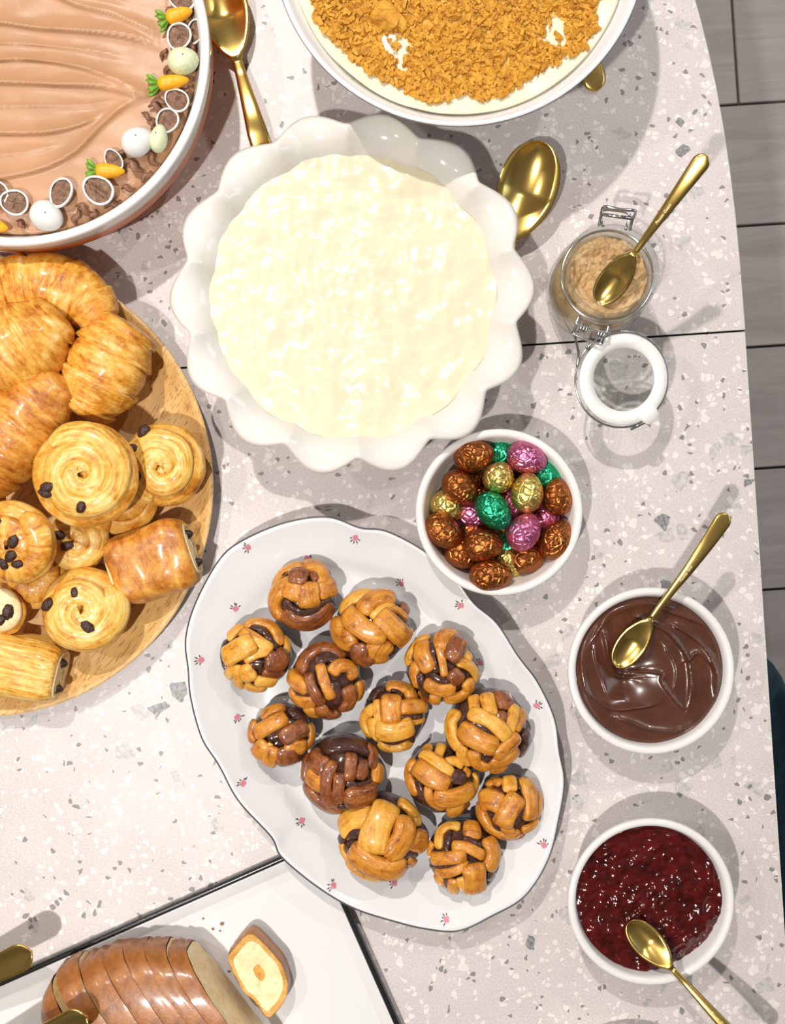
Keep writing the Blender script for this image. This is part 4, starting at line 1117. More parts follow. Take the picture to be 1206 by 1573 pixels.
while n < 9000:
    a = rc.uniform(0, 2 * PI); r = 0.112 * math.sqrt(rc.random()); x, y = r * math.cos(a), r * math.sin(a)
    if y > 0.035: 
        if rc.random() < 0.6: n += 0.4; continue
    if rc.random() > crumb_here(x, y): continue
    s = rc.uniform(0.0008, 0.0021) * (1.25 if rc.random() < 0.15 else 1)
    z = cream_z(x, y) + s * 0.35 + rc.uniform(0, 0.0020)
    q = Matrix.Rotation(rc.uniform(0, 6.3), 3, 'Z') @ Matrix.Rotation(rc.uniform(0, 3.1), 3, 'X')
    b0 = len(cv)
    bend = rc.uniform(-0.5, 0.5)
    for sx in (-1, 1):
        for sy in (-1, 1):
            for sz in (-1, 1):
                pnt = q @ Vector((sx * s * rc.uniform(0.7, 1.5), sy * s * rc.uniform(0.4, 0.8) + bend * s * sx * sx, sz * s * rc.uniform(0.4, 0.7)))
                cv.append((x + pnt.x, y + pnt.y, z + pnt.z))
    for fq in ((0, 1, 3, 2), (4, 6, 7, 5), (0, 4, 5, 1), (2, 3, 7, 6), (0, 2, 6, 4), (1, 5, 7, 3)):
        cf.append(tuple(b0 + i for i in fq))
    n += 1
o = mk('biscuit_crumbs', cv, cf, M['crumbs'], dessert, False)
prop(o, 'layer of fine orange-brown biscuit crumbs', None, None, 'stuff')
M['crumb_dust'] = dough('crumb_dust', [(0.3, (0.55, 0.26, 0.035)), (0.5, (0.70, 0.38, 0.06)), (0.72, (0.80, 0.58, 0.22))], 0.8, 0.0, 60, 900, 0.5)
def dust_z(x, y):
    return cream_z(x, y) + (0.0007 if crumb_here(x, y) >= 0.5 else -0.0012) + 0.0004 * noise.noise(Vector((x * 400, y * 400, 0)))
o = mk('crumb_dust', *disc(0.1135, dust_z, 150, 300), M['crumb_dust'], dessert)
prop(o, 'powdery orange biscuit dust between the crumbs')
q = P(597, 25, 0.095) - bc
v, f = ellipsoid(0.0125, 0.0085, 0.006, 16, 10, 0.1, 0.35, 3, 1.8)
o = mk('biscuit_chunk', *xf((v, f), Matrix.Rotation(math.radians(-35), 4, 'Z')), M['crumbs'], dessert, False, None, (q.x, q.y, cream_z(q.x, q.y) + 0.003))

# ------------------------------------------------------------------ cake dish, cake and decorations
KH = 0.072
kc = P(20, 76, KH); kc.z = T
kk = kscale(KH); KR = 302 * kk
pan = thing('cake_dish', 'round dish, white inside with bright orange outside, holding a frosted cake', 'dish', kc)
prof = [(0, 0.003), (KR - 0.052, 0.003), (KR - 0.050, 0.0), (KR - 0.046, 0.0), (KR - 0.042, 0.005), (KR - 0.022, 0.024), (KR - 0.006, 0.039), (KR - 0.0022, 0.0440), (KR - 0.0014, 0.0560)]
mk('dish_outside', *lathe(prof, 140), M['orange'], pan)
prof = [(KR - 0.0014, 0.0560), (KR - 0.0006, 0.0575), (KR - 0.0003, 0.064), (KR - 0.0001, 0.069), (KR, 0.0712), (KR - 0.0012, 0.0722), (KR - 0.0046, 0.0722), (KR - 0.0066, 0.0700), (KR - 0.0090, 0.062), (KR - 0.020, 0.040), (KR - 0.046, 0.010), (0, 0.007)]
mk('dish_inside', *lathe(prof, 140), M['ceramic'], pan)
M['frost'] = plain('chocolate_frosting', (0.46, 0.245, 0.125), 0.42, nscale=25, namp=0.10, bscale=300, bstr=0.12, bdist=0.0008)
cake = thing('frosted_cake', 'round cake under swept light brown chocolate frosting', 'cake', kc)
RID = [([(-60, 28), (0, 30), (60, 38), (140, 44), (200, 52), (240, 66)], 3.6, 16), ([(60, -25), (110, 0), (170, 16), (215, 36), (240, 50)], 2.6, 13), ([(-60, 122), (0, 122), (80, 125), (150, 128), (200, 140), (225, 142)], 3.6, 15),
       ([(-40, 92), (30, 86), (110, 96), (170, 118), (222, 142)], 2.8, 10), ([(-60, 200), (0, 200), (70, 199), (120, 188), (145, 176)], 3.4, 14), ([(-40, 272), (0, 268), (60, 255), (110, 230), (150, 190), (185, 160), (220, 143)], 3.2, 14),
       ([(-60, -30), (40, -20), (120, -18), (190, 0)], 3.0, 14), ([(-60, 236), (20, 232), (80, 220)], 1.6, 10), ([(-60, 60), (40, 62), (130, 72), (190, 84)], 1.4, 9), ([(-60, 160), (40, 158), (120, 158), (180, 150)], 1.4, 9)]
segs = []
for pts, amp, wd in RID:
    pl = [P(x, y, KH) - kc for x, y in pts]
    pl = catmull([Vector((p.x, p.y, 0)) for p in pl], 24)
    segs.append((np.array([(p.x, p.y) for p in pl]), amp * 0.00125, wd * kk))
nr, na = 120, 260
CR = KR - 0.0115
xs = []; ys = []
for i in range(1, nr + 1):
    for j in range(na):
        a = 2 * PI * j / na; r = CR * i / nr
        xs.append(r * math.cos(a)); ys.append(r * math.sin(a))
xs = np.array([0.0] + xs); ys = np.array([0.0] + ys)
ff = ridge_field(segs, xs, ys)
ftab = {}
def frost_base(x, y):
    r = math.hypot(x, y) / CR
    w = 0.0010 * fbm(x * 25, y * 60, 7, 2)
    edge = 0.0
    if r > 0.86:
        e = (r - 0.86) / 0.14
        edge = -0.006 * e * e + 0.0030 * noise.noise(Vector((x * 140, y * 140, 3))) * e + 0.0012 * noise.noise(Vector((x * 380, y * 380, 5))) * e
    return 0.0640 + w + edge
it = iter(range(len(xs)))
def fz(x, y):
    return frost_base(x, y) + float(ff[next(it)])
mk('frosting', *disc(CR, fz, nr, na, 0.050, None, 0.985), M['frost'], cake)
mk('sponge', *lathe([(0, 0.008), (KR - 0.048, 0.0085), (KR - 0.018, 0.049), (0, 0.0495)], 90), plain('cake_sponge', (0.2, 0.09, 0.04), 0.7), cake)
def top_at(px, py):
    q = P(px, py, 0.066) - kc
    return q.x, q.y, frost_base(q.x, q.y) + 0.0006
M['shell_white'] = plain('candy_white', (0.74, 0.72, 0.69), 0.35)
M['shell_green'] = plain('candy_green', (0.66, 0.72, 0.46), 0.4, nscale=400, namp=0.12)
M['carrot'] = plain('sugar_carrot', (0.90, 0.40, 0.01), 0.45, nscale=90, namp=0.1)
M['carrot_leaf'] = plain('sugar_leaf', (0.17, 0.36, 0.03), 0.4, nscale=200, namp=0.2)
M['choc_in'] = plain('broken_chocolate', (0.22, 0.115, 0.065), 0.5, nscale=250, namp=0.55, bscale=320, bstr=0.9, bdist=0.002)
M['shard'] = plain('chocolate_shaving', (0.21, 0.095, 0.05), 0.45, nscale=150, namp=0.35, bscale=300, bstr=0.5)
for px, py, a, b_, ang_, mt, lab in ((283, 97, .0110, .0095, 10, 'shell_green', 'pale green sugar coated egg between a carrot and chocolate halves'),
                                   (246, 216, .0100, .0060, 80, 'shell_green', 'pale green egg wedged between the white egg and the dish wall'),
                                   (214, 222, .0115, .0100, 30, 'shell_white', 'white sugar coated egg with a dark speck near the carrot'),
                                   (74, 334, .0120, .0105, -30, 'shell_white', 'white sugar coated egg against the dish wall beside an egg half')):
    x, y, z = top_at(px, py)
    t = thing('candy_egg', lab, 'candy egg', (kc.x + x, kc.y + y, T + z), math.radians(ang_), 'candy eggs on the cake')
    mk('egg_shell', *xf(ellipsoid(a, b_, 0.0088 if b_ > .007 else .007, 24, 16, 0.1), Matrix.Translation((0, 0, 0.0066))), M[mt], t)
    mk('speck', *xf(ellipsoid(0.0006, 0.0005, 0.0003, 8, 6), Matrix.Translation((0.0015, 0.001, 0.0153 if b_ > .007 else .0136))), M['shard'], t)
def carrot(px0, py0, px1, py1, lab, w=0.0052):
    p0, p1 = top_at(px0, py0), top_at(px1, py1)
    d = Vector((p1[0] - p0[0], p1[1] - p0[1], 0)); L = d.length
    t = thing('sugar_carrot', lab, 'candy', (kc.x + p0[0], kc.y + p0[1], T + max(p0[2], p1[2]) + 0.0002), math.atan2(d.y, d.x), 'sugar carrots on the cake')
    pr = [(0.0, 0.15), (0.06, 0.75), (0.15, 0.98), (0.30, 1.03), (0.335, 0.98), (0.37, 1.02), (0.55, 0.92), (0.585, 0.86), (0.62, 0.88), (0.8, 0.66), (0.92, 0.42), (0.98, 0.2), (1.0, 0.05)]
    l0 = 0.26
    rows = [[Vector((L * (l0 + (1 - l0) * u), w * r * math.cos(a), w + w * r * math.sin(a))) for a in [2 * PI * i / 20 for i in range(20)]] for u, r in pr]
    mk('carrot_root', *grid(rows, True, True), M['carrot'], t)
    for k in range(6):
        aa = (k - 2.5) * 0.42
        pts = [Vector((L * (l0 + 0.03), 0.35 * w * math.sin(aa), w)), Vector((L * 0.16, 1.05 * w * math.sin(aa), w * (1.35 if k % 2 else 0.9))), Vector((L * (0.0 + 0.05 * (k % 2)), 1.5 * w * math.sin(aa * 1.1), w * (1.3 if k % 2 else 0.8)))]
        pl = catmull(pts, 8)
        mk('carrot_leaf', *sweep(pl, [Z] * 8, [0.0008, .0010, .0012, .0014, .0015, .0015, .0012, .0005], [0.0007, .0009, .0011, .0013, .0014, .0014, .0011, .0005], 8), M['carrot_leaf'], t)
carrot(243, 38, 297, 20, 'orange sugar carrot between two broken chocolate egg halves by the rim')
carrot(227, 136, 292, 126, 'orange sugar carrot pointing at the rim below the pale green egg')
carrot(133, 264, 194, 266, 'orange sugar carrot above the largest chocolate egg half')
carrot(-45, 338, 14, 352, 'orange sugar carrot lying beside the chocolate egg half by the wall')
for px, py, a, b_, ang_, lab in ((278, 3, .0095, .0080, -20, 'chocolate egg half touching the leafy end of a carrot'), (275, 60, .0100, .0085, 70, 'chocolate egg half between carrot and pale green egg'),
                                (297, 46, .0092, .0055, 75, 'narrow chocolate egg half pressed against the dish wall by a carrot'), (273, 155, .0092, .0078, -35, 'chocolate egg half under the carrot pointing at the rim'),
                                (258, 188, .0092, .0080, 60, 'chocolate egg half next to the wedged pale green egg'), (178, 247, .0085, .0060, -60, 'small chocolate egg piece leaning over a carrot'),
                                (153, 295, .0118, .0098, -35, 'largest chocolate egg half with a long hollow, below a carrot'), (99, 301, .0112, .0085, 75, 'upright chocolate egg half beside a white egg'),
                                (24, 313, .0100, .0090, -15, 'round chocolate egg half alone on the frosting'), (-3, 300, .0095, .0085, 50, 'chocolate egg half overlapping the round half')):
    x, y, z = top_at(px, py)
    t = thing('chocolate_egg_half', lab, 'chocolate', (kc.x + x, kc.y + y, T + z), math.radians(ang_), 'broken chocolate egg halves on the cake')
    t.rotation_euler = (rnd.uniform(-0.18, 0.18), rnd.uniform(-0.15, 0.15), math.radians(ang_))
    rows = []
    for i in range(9):
        ph = PI / 2 * i / 8
        rows.append([Vector((a * max(0.02, math.sin(ph)) * math.cos(q), b_ * max(0.02, math.sin(ph)) * math.sin(q) * (1 + 0.12 * math.cos(q)), 0.0075 - 0.0072 * math.cos(ph))) for q in [2 * PI * j / 28 for j in range(28)]])
    rows.append([Vector((p.x * (0.87 + 0.05 * noise.noise(p * 300)), p.y * (0.86 + 0.05 * noise.noise(p * 300)), p.z + 0.0005 + 0.0006 * noise.noise(p * 260))) for p in rows[-1]])
    rows.append([Vector((p.x * 0.97, p.y * 0.97, p.z - 0.0008)) for p in rows[-1]])
    mk('sugar_shell', *grid(rows, True), M['shell_white'], t)
    def inz(x_, y_):
        return 0.0062 + 0.0017 * noise.noise(Vector((x_ * 330 + px, y_ * 330, 1))) - (0.002 if abs(y_) < 0.0016 and px == 153 else 0)
    v, f = disc(1.0, lambda x_, y_: 0, 8, 28)
    v = [(x_ * a * 0.86, y_ * b_ * 0.86 * (1 + 0.12 * (x_ / max(1e-6, math.hypot(x_, y_)))), inz(x_ * a, y_ * b_)) for x_, y_, _ in v]
    mk('chocolate_inside', v, f, M['choc_in'], t)
SH = [(240, 165), (232, 190), (238, 205), (225, 180), (205, 255), (222, 268), (195, 285), (130, 318), (115, 330), (170, 312), (290, 75), (262, 15), (255, 85), (262, 108), (30, 345), (235, 240), (245, 160), (283, 140), (186, 240), (140, 328)]
for px, py in SH:
    x, y, z = top_at(px, py)
    s = rnd.uniform(0.004, 0.008)
    pts = [Vector((-s, 0, 0.001)), Vector((-s * .3, s * .35, 0.003)), Vector((s * .4, -s * .1, 0.0035)), Vector((s, s * .3, 0.001))]
    pl = catmull(pts, 10)
    o = mk('chocolate_shaving', *sweep(pl, [Z] * 10, [s * .12 + s * .28 * math.sin(PI * i / 9) for i in range(10)], [0.0011] * 10, 8), M['shard'], None, True, None, (kc.x + x, kc.y + y, T + z))
    o.rotation_euler = (rnd.uniform(-.5, .5), rnd.uniform(-.3, .3), rnd.uniform(0, 6.28))
    prop(o, 'curled dark chocolate shaving near the edge of the cake', 'chocolate', 'chocolate shavings round the cake edge')

# ------------------------------------------------------------------ clip top jar
JH = 0.085
jc = P(941, 416, JH); jc.z = T
jar = thing('clip_top_jar', 'open glass clip-top jar of brown sugar with white sealed lid', 'jar', jc)
prof = [(0, 0.0), (0.026, 0.0), (0.031, 0.003), (0.0352, 0.012), (0.0368, 0.028), (0.0366, 0.046), (0.0350, 0.058), (0.0318, 0.066), (0.0312, 0.070), (0.0330, 0.0725), (0.0338, 0.076), (0.0336, 0.080), (0.0326, 0.083), (0.0322, 0.0845), (0.0308, 0.0852),
        (0.0288, 0.0845), (0.0284, 0.080), (0.0280, 0.068), (0.0298, 0.062), (0.0332, 0.054), (0.0345, 0.044), (0.0346, 0.028), (0.0330, 0.012), (0.028, 0.006), (0, 0.005)]
mk('jar_body', *lathe(prof, 72), M['glass'], jar)
M['sugar'] = dough('brown_sugar', [(0.3, (0.55, 0.31, 0.12)), (0.5, (0.70, 0.46, 0.22)), (0.72, (0.84, 0.66, 0.42))], 0.8, 0.0, 90, 600, 1.0, (1, 1, 1), 0.002)
def sug_z(x, y):
    z = 0.0660 + 0.0058 * fbm(x * 75, y * 75, 8, 4) + 0.0052 * abs(noise.noise(Vector((x * 230, y * 230, 2))))
    d = math.hypot(x + 0.009, y + 0.006); z -= 0.0095 * math.exp(-(d / 0.012) ** 2)
    d = math.hypot(x - 0.016, y + 0.008); z += 0.003 * math.exp(-(d / 0.012) ** 2)
    return z
v, f = disc(0.0276, sug_z, 60, 120)
nv = len(v); n0 = nv - 120
for r, z in ((0.0293, 0.0585), (0.0328, 0.053), (0.0341, 0.044), (0.0342, 0.028), (0.0326, 0.0125), (0.0276, 0.0066)):
    b0 = len(v)
    v += [(r * math.cos(2 * PI * j / 120), r * math.sin(2 * PI * j / 120), z) for j in range(120)]
    f += [(n0 + j, b0 + j, b0 + (j + 1) % 120, n0 + (j + 1) % 120) for j in range(120)]
    n0 = b0
f.append(tuple(range(len(v) - 1, len(v) - 121, -1)))
o = mk('brown_sugar', v, f, M['sugar'], None, True, None, jc)
prop(o, 'clumpy light brown sugar filling the glass jar', 'sugar')
spoon('gold teaspoon standing in the jar of brown sugar', P(1085, 238, 0.134), P(918, 466, 0.0675), kind='teaspoon', group='small gold teaspoons', engraved=TEXT, arch=0.002, **TS)
# wire bail: neck wire, clasp, hinge
def at(px, py, h):
    return P(px, py, h) - jc
ha = math.atan2(-(505 - 416), 913 - 941); ca = math.atan2(-(338 - 416), 952 - 941)
nw = [Vector((0.0322 * math.cos(a), 0.0322 * math.sin(a), 0.0685)) for a in [2 * PI * i / 60 for i in range(60)]]
b = MB().add(tube(nw, 0.0010, 7, None, True)).build('neck_wire', M['steel'], jar)
b = MB()
cd = Vector((math.cos(ca), math.sin(ca), 0)); cn = Vector((-cd.y, cd.x, 0))
def cl(u, s, z): return cd * u + cn * s + Vector((0, 0, z))
b.add(tube([cl(.034, .011, .0685), cl(.040, .011, .072), cl(.044, .0115, .078), cl(.044, .009, .082), cl(.043, 0, .083), cl(.044, -.009, .082), cl(.044, -.0115, .078), cl(.040, -.011, .072), cl(.034, -.011, .0685)], 0.0011, 7, 40))
b.add(tube([cl(.0345, .008, .069), cl(.038, .009, .066), cl(.046, .0095, .066), cl(.0475, 0, .066), cl(.046, -.0095, .066), cl(.038, -.009, .066), cl(.0345, -.008, .069)], 0.0011, 7, 40))
b.add(tube([cl(.041, -.010, .0735), cl(.041, .010, .0735)], 0.0013, 7))
b.build('clasp_wire', M['steel'], jar)
hd = Vector((math.cos(ha), math.sin(ha), 0)); hn = Vector((-hd.y, hd.x, 0))
def hg(u, s, z): return hd * u + hn * s + Vector((0, 0, z))
b = MB()
for s in (-0.0065, 0.0065):
    b.add(tube([hg(.0395 + 0.0030 * math.cos(t * 1.2566), s + 0.0004 * t - 0.001, .066 + 0.0030 * math.sin(t * 1.2566)) for t in range(0, 13)], 0.0009, 6, 40))
b.add(tube([hg(.033, .011, .0685), hg(.037, .011, .069), hg(.0385, .010, .0690), hg(.0385, -.010, .0690), hg(.037, -.011, .069), hg(.033, -.011, .0685)], 0.0010, 7, 30))
b.add(tube([hg(.037, -.0105, .069), hg(.043, -.0105, .066), hg(.0455, -.010, .064), hg(.0460, .009, .064), hg(.043, .0105, .066), hg(.037, .0105, .069)], 0.0010, 7, 40))
b.build('hinge_wire', M['steel'], jar)
# opened lid
LZ = 0.052
lc = at(957, 583, LZ)
ld = Vector((lc.x, lc.y, 0)) - hd * 0.045
la = math.atan2(ld.y, ld.x)
LM = Matrix.Translation((lc.x, lc.y, LZ)) @ Matrix.Rotation(la, 4, 'Z') @ Matrix.Rotation(math.radians(9), 4, 'Y')
lid = mk('lid', *xf(lathe([(0, -0.0052), (0.018, -0.0050), (0.030, -0.0045), (0.0332, -0.0030), (0.0338, -0.0012), (0.0330, 0.0), (0.0225, 0.0002), (0.0220, 0.0030), (0.0206, 0.0044), (0.0192, 0.0036), (0.0184, 0.0005), (0.012, -0.0012), (0, -0.0020)], 72), LM), M['glass'], jar)
# gasket with a pull tab
tab_a = math.atan2(-(640 - 583), 1003 - 957) - la
gr = []
for rr, z in ((0.0226, 0.0004), (0.0226, 0.0022), (0.0322, 0.0022), (0.0326, 0.0013), (0.0322, 0.0004)):
    row = []
    for i in range(144):
        a = 2 * PI * i / 144
        da = math.atan2(math.sin(a - tab_a), math.cos(a - tab_a))
        r = rr + (0.0058 * max(0.0, 1 - (abs(da) / 0.20) ** 4) ** 0.6 if rr > 0.03 and abs(da) < 0.20 else 0)
        row.append(LM @ Vector((r * math.cos(a), r * math.sin(a), z)))
    gr.append(row)
gr.append(gr[0])
mk('gasket', *grid(gr, True), M['rubber'], lid)
lw = [LM @ Vector((0.0344 * math.cos(a), 0.0344 * math.sin(a), -0.0025)) for a in [2 * PI * i / 60 for i in range(60)]]
b = MB().add(tube(lw, 0.0008, 6, None, True))
b.add(tube([hg(.044, -.0105, .066), LM @ Vector((-0.037, -0.010, 0.0)), LM @ Vector((-0.030, -0.017, -0.0025))], 0.0010, 6, 14))
b.add(tube([hg(.044, .0105, .066), LM @ Vector((-0.037, 0.010, 0.0)), LM @ Vector((-0.030, 0.017, -0.0025))], 0.0010, 6, 14))
e1, e2 = LM.inverted() @ at(972, 660, LZ - .004), LM.inverted() @ at(996, 648, LZ - .004)
e1.z = e2.z = -0.003
b.add(tube([LM @ (e1 * 0.94), LM @ e1, LM @ e2, LM @ (e2 * 0.94)], 0.0011, 6))
b.build('lid_wire', M['steel'], lid)

# ------------------------------------------------------------------ round wooden platter with pastries
WH = 0.020
wc = P(-27, 747, WH); wc.z = T
wk = kscale(WH); WR = 355 * wk
plat = thing('wooden_platter', 'large round pale wood platter heaped with croissants and pastries', 'platter', wc, math.radians(58))
prof = [(WR - 0.0005, 0.0196), (WR - 0.0018, 0.0203), (WR - 0.0042, 0.0200), (WR - 0.008, 0.0165), (WR - 0.020, 0.0118), (WR - 0.030, 0.0105), (0.06, 0.0100), (0, 0.0100)]
mk('platter_inside', *lathe(prof, 140), M['board'], plat)
prof = [(0, 0.0005), (WR - 0.032, 0.0), (WR - 0.018, 0.003), (WR - 0.004, 0.013), (WR - 0.0003, 0.0185), (WR - 0.0005, 0.0196)]
mk('platter_outside', *lathe(prof, 140), M['white_edge'], plat)
WZ = 0.0102
CR0 = [(0.37, (0.34, 0.085, 0.008)), (0.46, (0.62, 0.25, 0.022)), (0.55, (0.80, 0.44, 0.08)), (0.68, (0.90, 0.70, 0.36))]
M['croissant'] = dough('croissant_crust', CR0, 0.36, 0.22, 60, 260, 0.5, (1, 1, 1), 0.0012, (230, 45, 45), 0.42)
M['croissant_dark'] = dough('croissant_dark', [(0.34, (0.22, 0.045, 0.006)), (0.45, (0.50, 0.17, 0.018)), (0.56, (0.70, 0.33, 0.05)), (0.68, (0.86, 0.58, 0.22))], 0.34, 0.25, 60, 260, 0.5, (1, 1, 1), 0.0012, (230, 45, 45), 0.42)
M['swirl'] = dough('swirl_dough', [(0.36, (0.40, 0.12, 0.010)), (0.46, (0.70, 0.34, 0.04)), (0.56, (0.84, 0.56, 0.15)), (0.70, (0.90, 0.76, 0.44))], 0.34, 0.22, 70, 300, 0.4, (1, 1, 1), 0.001, (55, 420, 420), 0.55)
M['pale'] = dough('pale_layers', [(0.3, (0.74, 0.50, 0.20)), (0.55, (0.86, 0.68, 0.38)), (0.75, (0.90, 0.80, 0.58))], 0.5, 0.05, 60, 350, 0.4)
M['raisin'] = plain('raisin', (0.045, 0.016, 0.010), 0.35, nscale=300, namp=0.5, bscale=500, bstr=0.8, bdist=0.0015)
M['cocoa'] = plain('chocolate_stick', (0.035, 0.018, 0.012), 0.3)
PG = 'pastries on the wooden platter'

def croissant(label, pts, hw, zc, mat, seed, flat=0.86, tips=(0.45, 0.3), folds=5, lean=0.0):
    """pts: photo pixels along the middle; hw: half width in m; zc: height of the middle above the table"""
    k = sum((P(x, y, zc) for x, y in pts), Vector()) / len(pts)
    zb = zc - hw * flat
    o = thing('croissant', label, 'croissant', (k.x, k.y, T + zb), 0, PG)
    n = 72; pl = catmull([P(x, y, zc) - Vector((k.x, k.y, T + zb)) for x, y in pts], n)
    for i, p in enumerate(pl): p.z = hw * flat + lean * (i / (n - 1) - 0.5)
    rows = []; ns = 40
    for i in range(n):
        t = i / (n - 1)
        tan = (pl[min(i + 1, n - 1)] - pl[max(0, i - 1)]).normalized(); side = tan.cross(Z).normalized(); up = side.cross(tan)
        if t < 0.5: prof_r = tips[0] + (1 - tips[0]) * math.sin(PI * t) ** 0.9
        else: prof_r = tips[1] + (1 - tips[1]) * math.sin(PI * t) ** 0.9
        e = min(t, 1 - t) / 0.05
        if e < 1: prof_r *= math.sqrt(max(0.02, 1 - (1 - e) ** 2))
        row = []
        for j in range(ns):
            a = 2 * PI * j / ns
            # wrapped folds: overlapping steps that run slantwise round the roll
            s = (t * folds + 0.16 * math.sin(a + seed) + 0.10 * a / (2 * PI) * 0)
            d = abs(t - 0.5) * folds * 2
            u = (abs(t - 0.5) * folds + 0.10 * math.sin(a * 1.0 + seed) + 0.5) % 1.0
            step = 0.12 * (1 - u) ** 0.9 - 0.04 - (0.03 if u > 0.93 else 0)
            r = hw * prof_r * (1 + step + 0.05 * noise.noise(Vector((math.cos(a) * 1.3, math.sin(a) * 1.3, t * 5 + seed * 3))) + 0.012 * noise.noise(Vector((t * 60, a * 1.5, seed))))
            row.append(pl[i] + side * (r * math.cos(a)) + up * (r * flat * math.sin(a)))
        rows.append(row)
    mk('croissant_body', *grid(rows, True, True), mat, o, flow=sweep_flow(pl, [hw] * n, [hw] * n, ns, seed))
    return o
croissant('long croissant lying against the platter edge nearest the cake dish', [(-35, 480), (10, 446), (75, 440), (130, 462), (165, 500)], 0.0245, 0.036, M['croissant'], 1, 0.9, (0.5, 0.5), 5)
croissant('croissant leaning over the long one at the platter edge', [(-70, 600), (-10, 560), (50, 520), (92, 478)], 0.0310, 0.052, M['croissant'], 2, 0.86, (0.5, 0.45), 4)
croissant('croissant resting on the bare wood beside the ruffled dish', [(205, 498), (178, 540), (152, 590), (124, 640)], 0.0290, 0.040, M['croissant'], 3, 0.88, (0.62, 0.55), 4)
croissant('dark baked croissant with its tip against the raisin swirl', [(100, 580), (62, 618), (24, 668), (-15, 720), (-40, 770)], 0.0280, 0.050, M['croissant_dark'], 4, 0.88, (0.5, 0.5), 6)

def swirl(label, px, py, rpx, zc, ang_, raisins=(), mat='swirl', turns=2.1, tilt=(0, 0), hgt=0.75, base_mat='croissant', zb=None):
    """coiled pastry: puffy base and a spiral strand; zc top height"""
    p = P(px, py, zc); R = rpx * kscale(zc); h = R * hgt
    o = thing('raisin_swirl', label, 'pastry', (p.x, p.y, T + zc - h), 0, PG)
    o.rotation_euler = (tilt[0], tilt[1], math.radians(ang_))
    rows = []
    for i in range(13):
        t = i / 12
        a = -PI / 2 * 0.75 + t * (PI / 2 * 1.75)
        r = R * 0.97 * max(0.02, math.cos(a)) ** 0.7; z = h * 0.40 + h * 0.44 * math.sin(a) + 0.0
        rows.append([Vector((r * math.cos(b) * (1 + .04 * noise.noise(Vector((math.cos(b) * 2, math.sin(b) * 2, px)))), r * math.sin(b) * (1 + .04 * noise.noise(Vector((math.cos(b) * 2, math.sin(b) * 2, px)))), max(0, z))) for b in [2 * PI * j / 48 for j in range(48)]])
    mk('dough_base', *grid(rows, True, True), M[base_mat], o, flow=[(p.z * 1.5, p.x, p.y) for r_ in rows for p in r_] + [(0, 0, 0)] * 2)
    n = 110; path = []; ups = []; hw = []; th = []
    for i in range(n):
        t = i / (n - 1)
        a = 2 * PI * turns * t
        r = R * (0.02 + 0.76 * t ** 0.9) * (1 + 0.07 * noise.noise(Vector((math.cos(a) * 1.2, math.sin(a) * 1.2, px * 0.1 + t * 2))))
        rr = r / R
        z = h * (0.80 + 0.10 * (1 - rr * rr)) - h * 0.22 * rr ** 3 + 0.0006 * noise.noise(Vector((t * 20, px, 0)))
        path.append(Vector((r * math.cos(a), r * math.sin(a), z)))
        ups.append(Vector((math.cos(a) * rr * 0.5, math.sin(a) * rr * 0.5, 1)).normalized())
        w = R * 0.74 / turns * 0.50 * (1 + 0.12 * noise.noise(Vector((t * 9, py, 3))))
        e = min(1, min(t, 1 - t) / 0.03); w *= (0.4 + 0.6 * e)
        if t > 0.8: w *= 1 + 0.15 * (t - 0.8) / 0.2
        hw.append(w * 1.28); th.append(w * 0.62)
    mk('dough_coil', *sweep(path, ups, hw, th, 14, 0.9), M[mat], o, flow=sweep_flow(path, hw, th, 14, px * 0.01))
    for rx, ry in raisins:
        q = P(rx, ry, zc) - p
        q = Matrix.Rotation(-math.radians(ang_), 3, 'Z') @ Vector((q.x, q.y, 0))
        rr = math.hypot(q.x, q.y) / R
        z = h * (0.86 + 0.08 * (1 - rr * rr)) - h * 0.22 * rr ** 3 + 0.0006
        s = rnd.uniform(0.0042, 0.0058)
        mk('raisin', *xf(ellipsoid(s, s * .72, s * .6, 24, 16, 0, 0.16, rx, 1.8), Matrix.Translation((q.x, q.y, z + 0.0012)) @ Matrix.Rotation(rnd.uniform(0, 3), 4, 'Z')), M['raisin'], o)
    return o
# lower ones first
swirl('plain coiled pastry tucked underneath the largest raisin swirl', 178, 762, 62, 0.044, 40, (), 'croissant', 1.6)
swirl('small raisin pastry lying low between two larger swirls', 112, 832, 50, 0.042, 190, ((104, 838), (92, 822)), 'swirl', 1.6)
swirl('coiled pastry buried under the tilted swirl by the platter middle', 42, 885, 55, 0.036, 0, (), 'croissant', 1.5)
swirl('raisin swirl standing against the platter rim beside the ruffled dish', 247, 710, 68, 0.052, -70, ((222, 656), (206, 682), (212, 725)), 'swirl', 1.9, (0.10, 0.12))
swirl('largest raisin swirl on top of the heap', 123, 728, 86, 0.080, 30, ((68, 757), (124, 778), (72, 748)), 'swirl', 2.3, (0.0, 0.0), 0.62)
swirl('raisin swirl tilted on its side next to the largest one', 14, 830, 70, 0.076, 100, ((27, 820), (22, 843), (30, 856), (8, 856), (2, 790)), 'croissant', 1.9, (-0.15, -0.2), 0.7)
swirl('round pale swirl with tucked raisins on bare wood near the rim', 120, 940, 70, 0.055, 150, ((111, 912), (70, 930), (130, 963)), 'swirl', 1.7, (0.05, -0.05), 0.8)
swirl('small raisin bun squeezed between two swirls at the platter middle', -2, 942, 38, 0.045, 20, ((13, 940), (2, 952)), 'pale', 1.4)

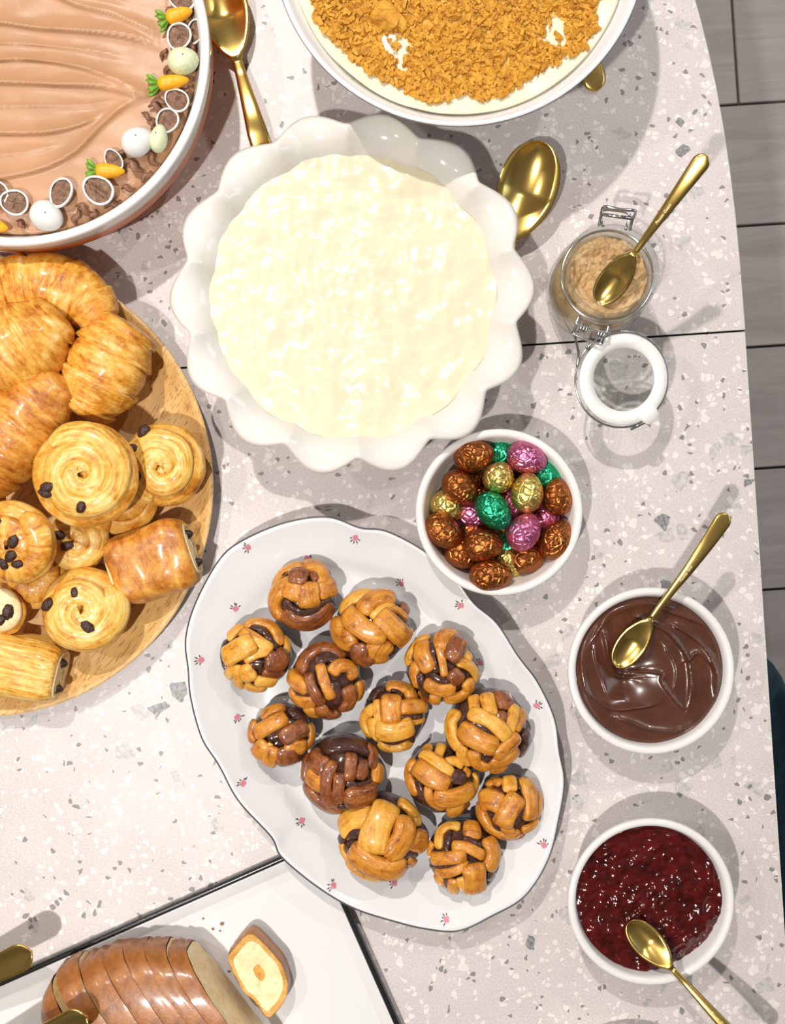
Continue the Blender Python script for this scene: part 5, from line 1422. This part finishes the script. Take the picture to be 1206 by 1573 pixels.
def pain(label, px, py, L, W, hgt, ang_, zc, end=1, dots=(), mat='croissant'):
    p = P(px, py, zc); o = thing('chocolate_pastry', label, 'pastry', (p.x, p.y, T + zc - hgt), math.radians(ang_), PG)
    n = 40; rows = []
    for i in range(n):
        t = i / (n - 1); x = -L / 2 + L * t
        e = min(t, 1 - t) / 0.24
        s = 1.0 if e > 1 else 0.74 + 0.26 * math.sqrt(max(0, 1 - (1 - e) ** 2))
        row = []
        for j in range(36):
            a = 2 * PI * j / 36; c, sn = math.cos(a), math.sin(a)
            y = W / 2 * s * math.copysign(abs(c) ** 0.65, c); z = hgt * 0.5 + hgt * 0.5 * s * math.copysign(abs(sn) ** 0.7, sn)
            k = 1 + 0.07 * noise.noise(Vector((x * 55, y * 55, z * 55 + px)))
            # fold line running along the top
            z += 0.0016 * (1 if (sn > 0 and y > W * 0.12) else 0)
            row.append(Vector((x, y * k, max(0.0, z * k))))
        rows.append(row)
    mk('pastry_body', *grid(rows, True, True), M[mat], o, flow=[(p.x * 0.5, p.y, p.z) for r_ in rows for p in r_] + [(0, 0, 0)] * 2)
    # layered ends with chocolate sticks
    for ex in (1, -1):
        b = MB()
        for q in (0.94, 0.72, 0.50, 0.28):
            pts = [Vector((ex * (L / 2 - 0.0006 + 0.0012 * (1 - q)), W / 2 * 0.72 * q * math.copysign(abs(math.cos(a)) ** .65, math.cos(a)), hgt * .5 + hgt * .36 * q * math.copysign(abs(math.sin(a)) ** .7, math.sin(a)))) for a in [2 * PI * j / 30 for j in range(30)]]
            b.add(tube(pts, 0.0017, 6, None, True))
        b.build('pastry_layers', M['pale'], o)
        for y, z in ((-W * 0.20, hgt * 0.62), (W * 0.20, hgt * 0.66)):
            mk('chocolate_stick', *xf(ellipsoid(0.0085, 0.0042, 0.0036, 14, 10), Matrix.Translation((ex * (L / 2 - 0.003), y, z))), M['cocoa'], o)
    return o
pain('glossy chocolate filled pastry across the platter beside the oval plate', 226, 864, 0.060, 0.054, 0.042, 18, 0.050, mat='croissant_dark')
pain('pale chocolate filled pastry near the platter rim by the table leaf', 22, 1030, 0.056, 0.048, 0.038, -12, 0.046, mat='swirl')
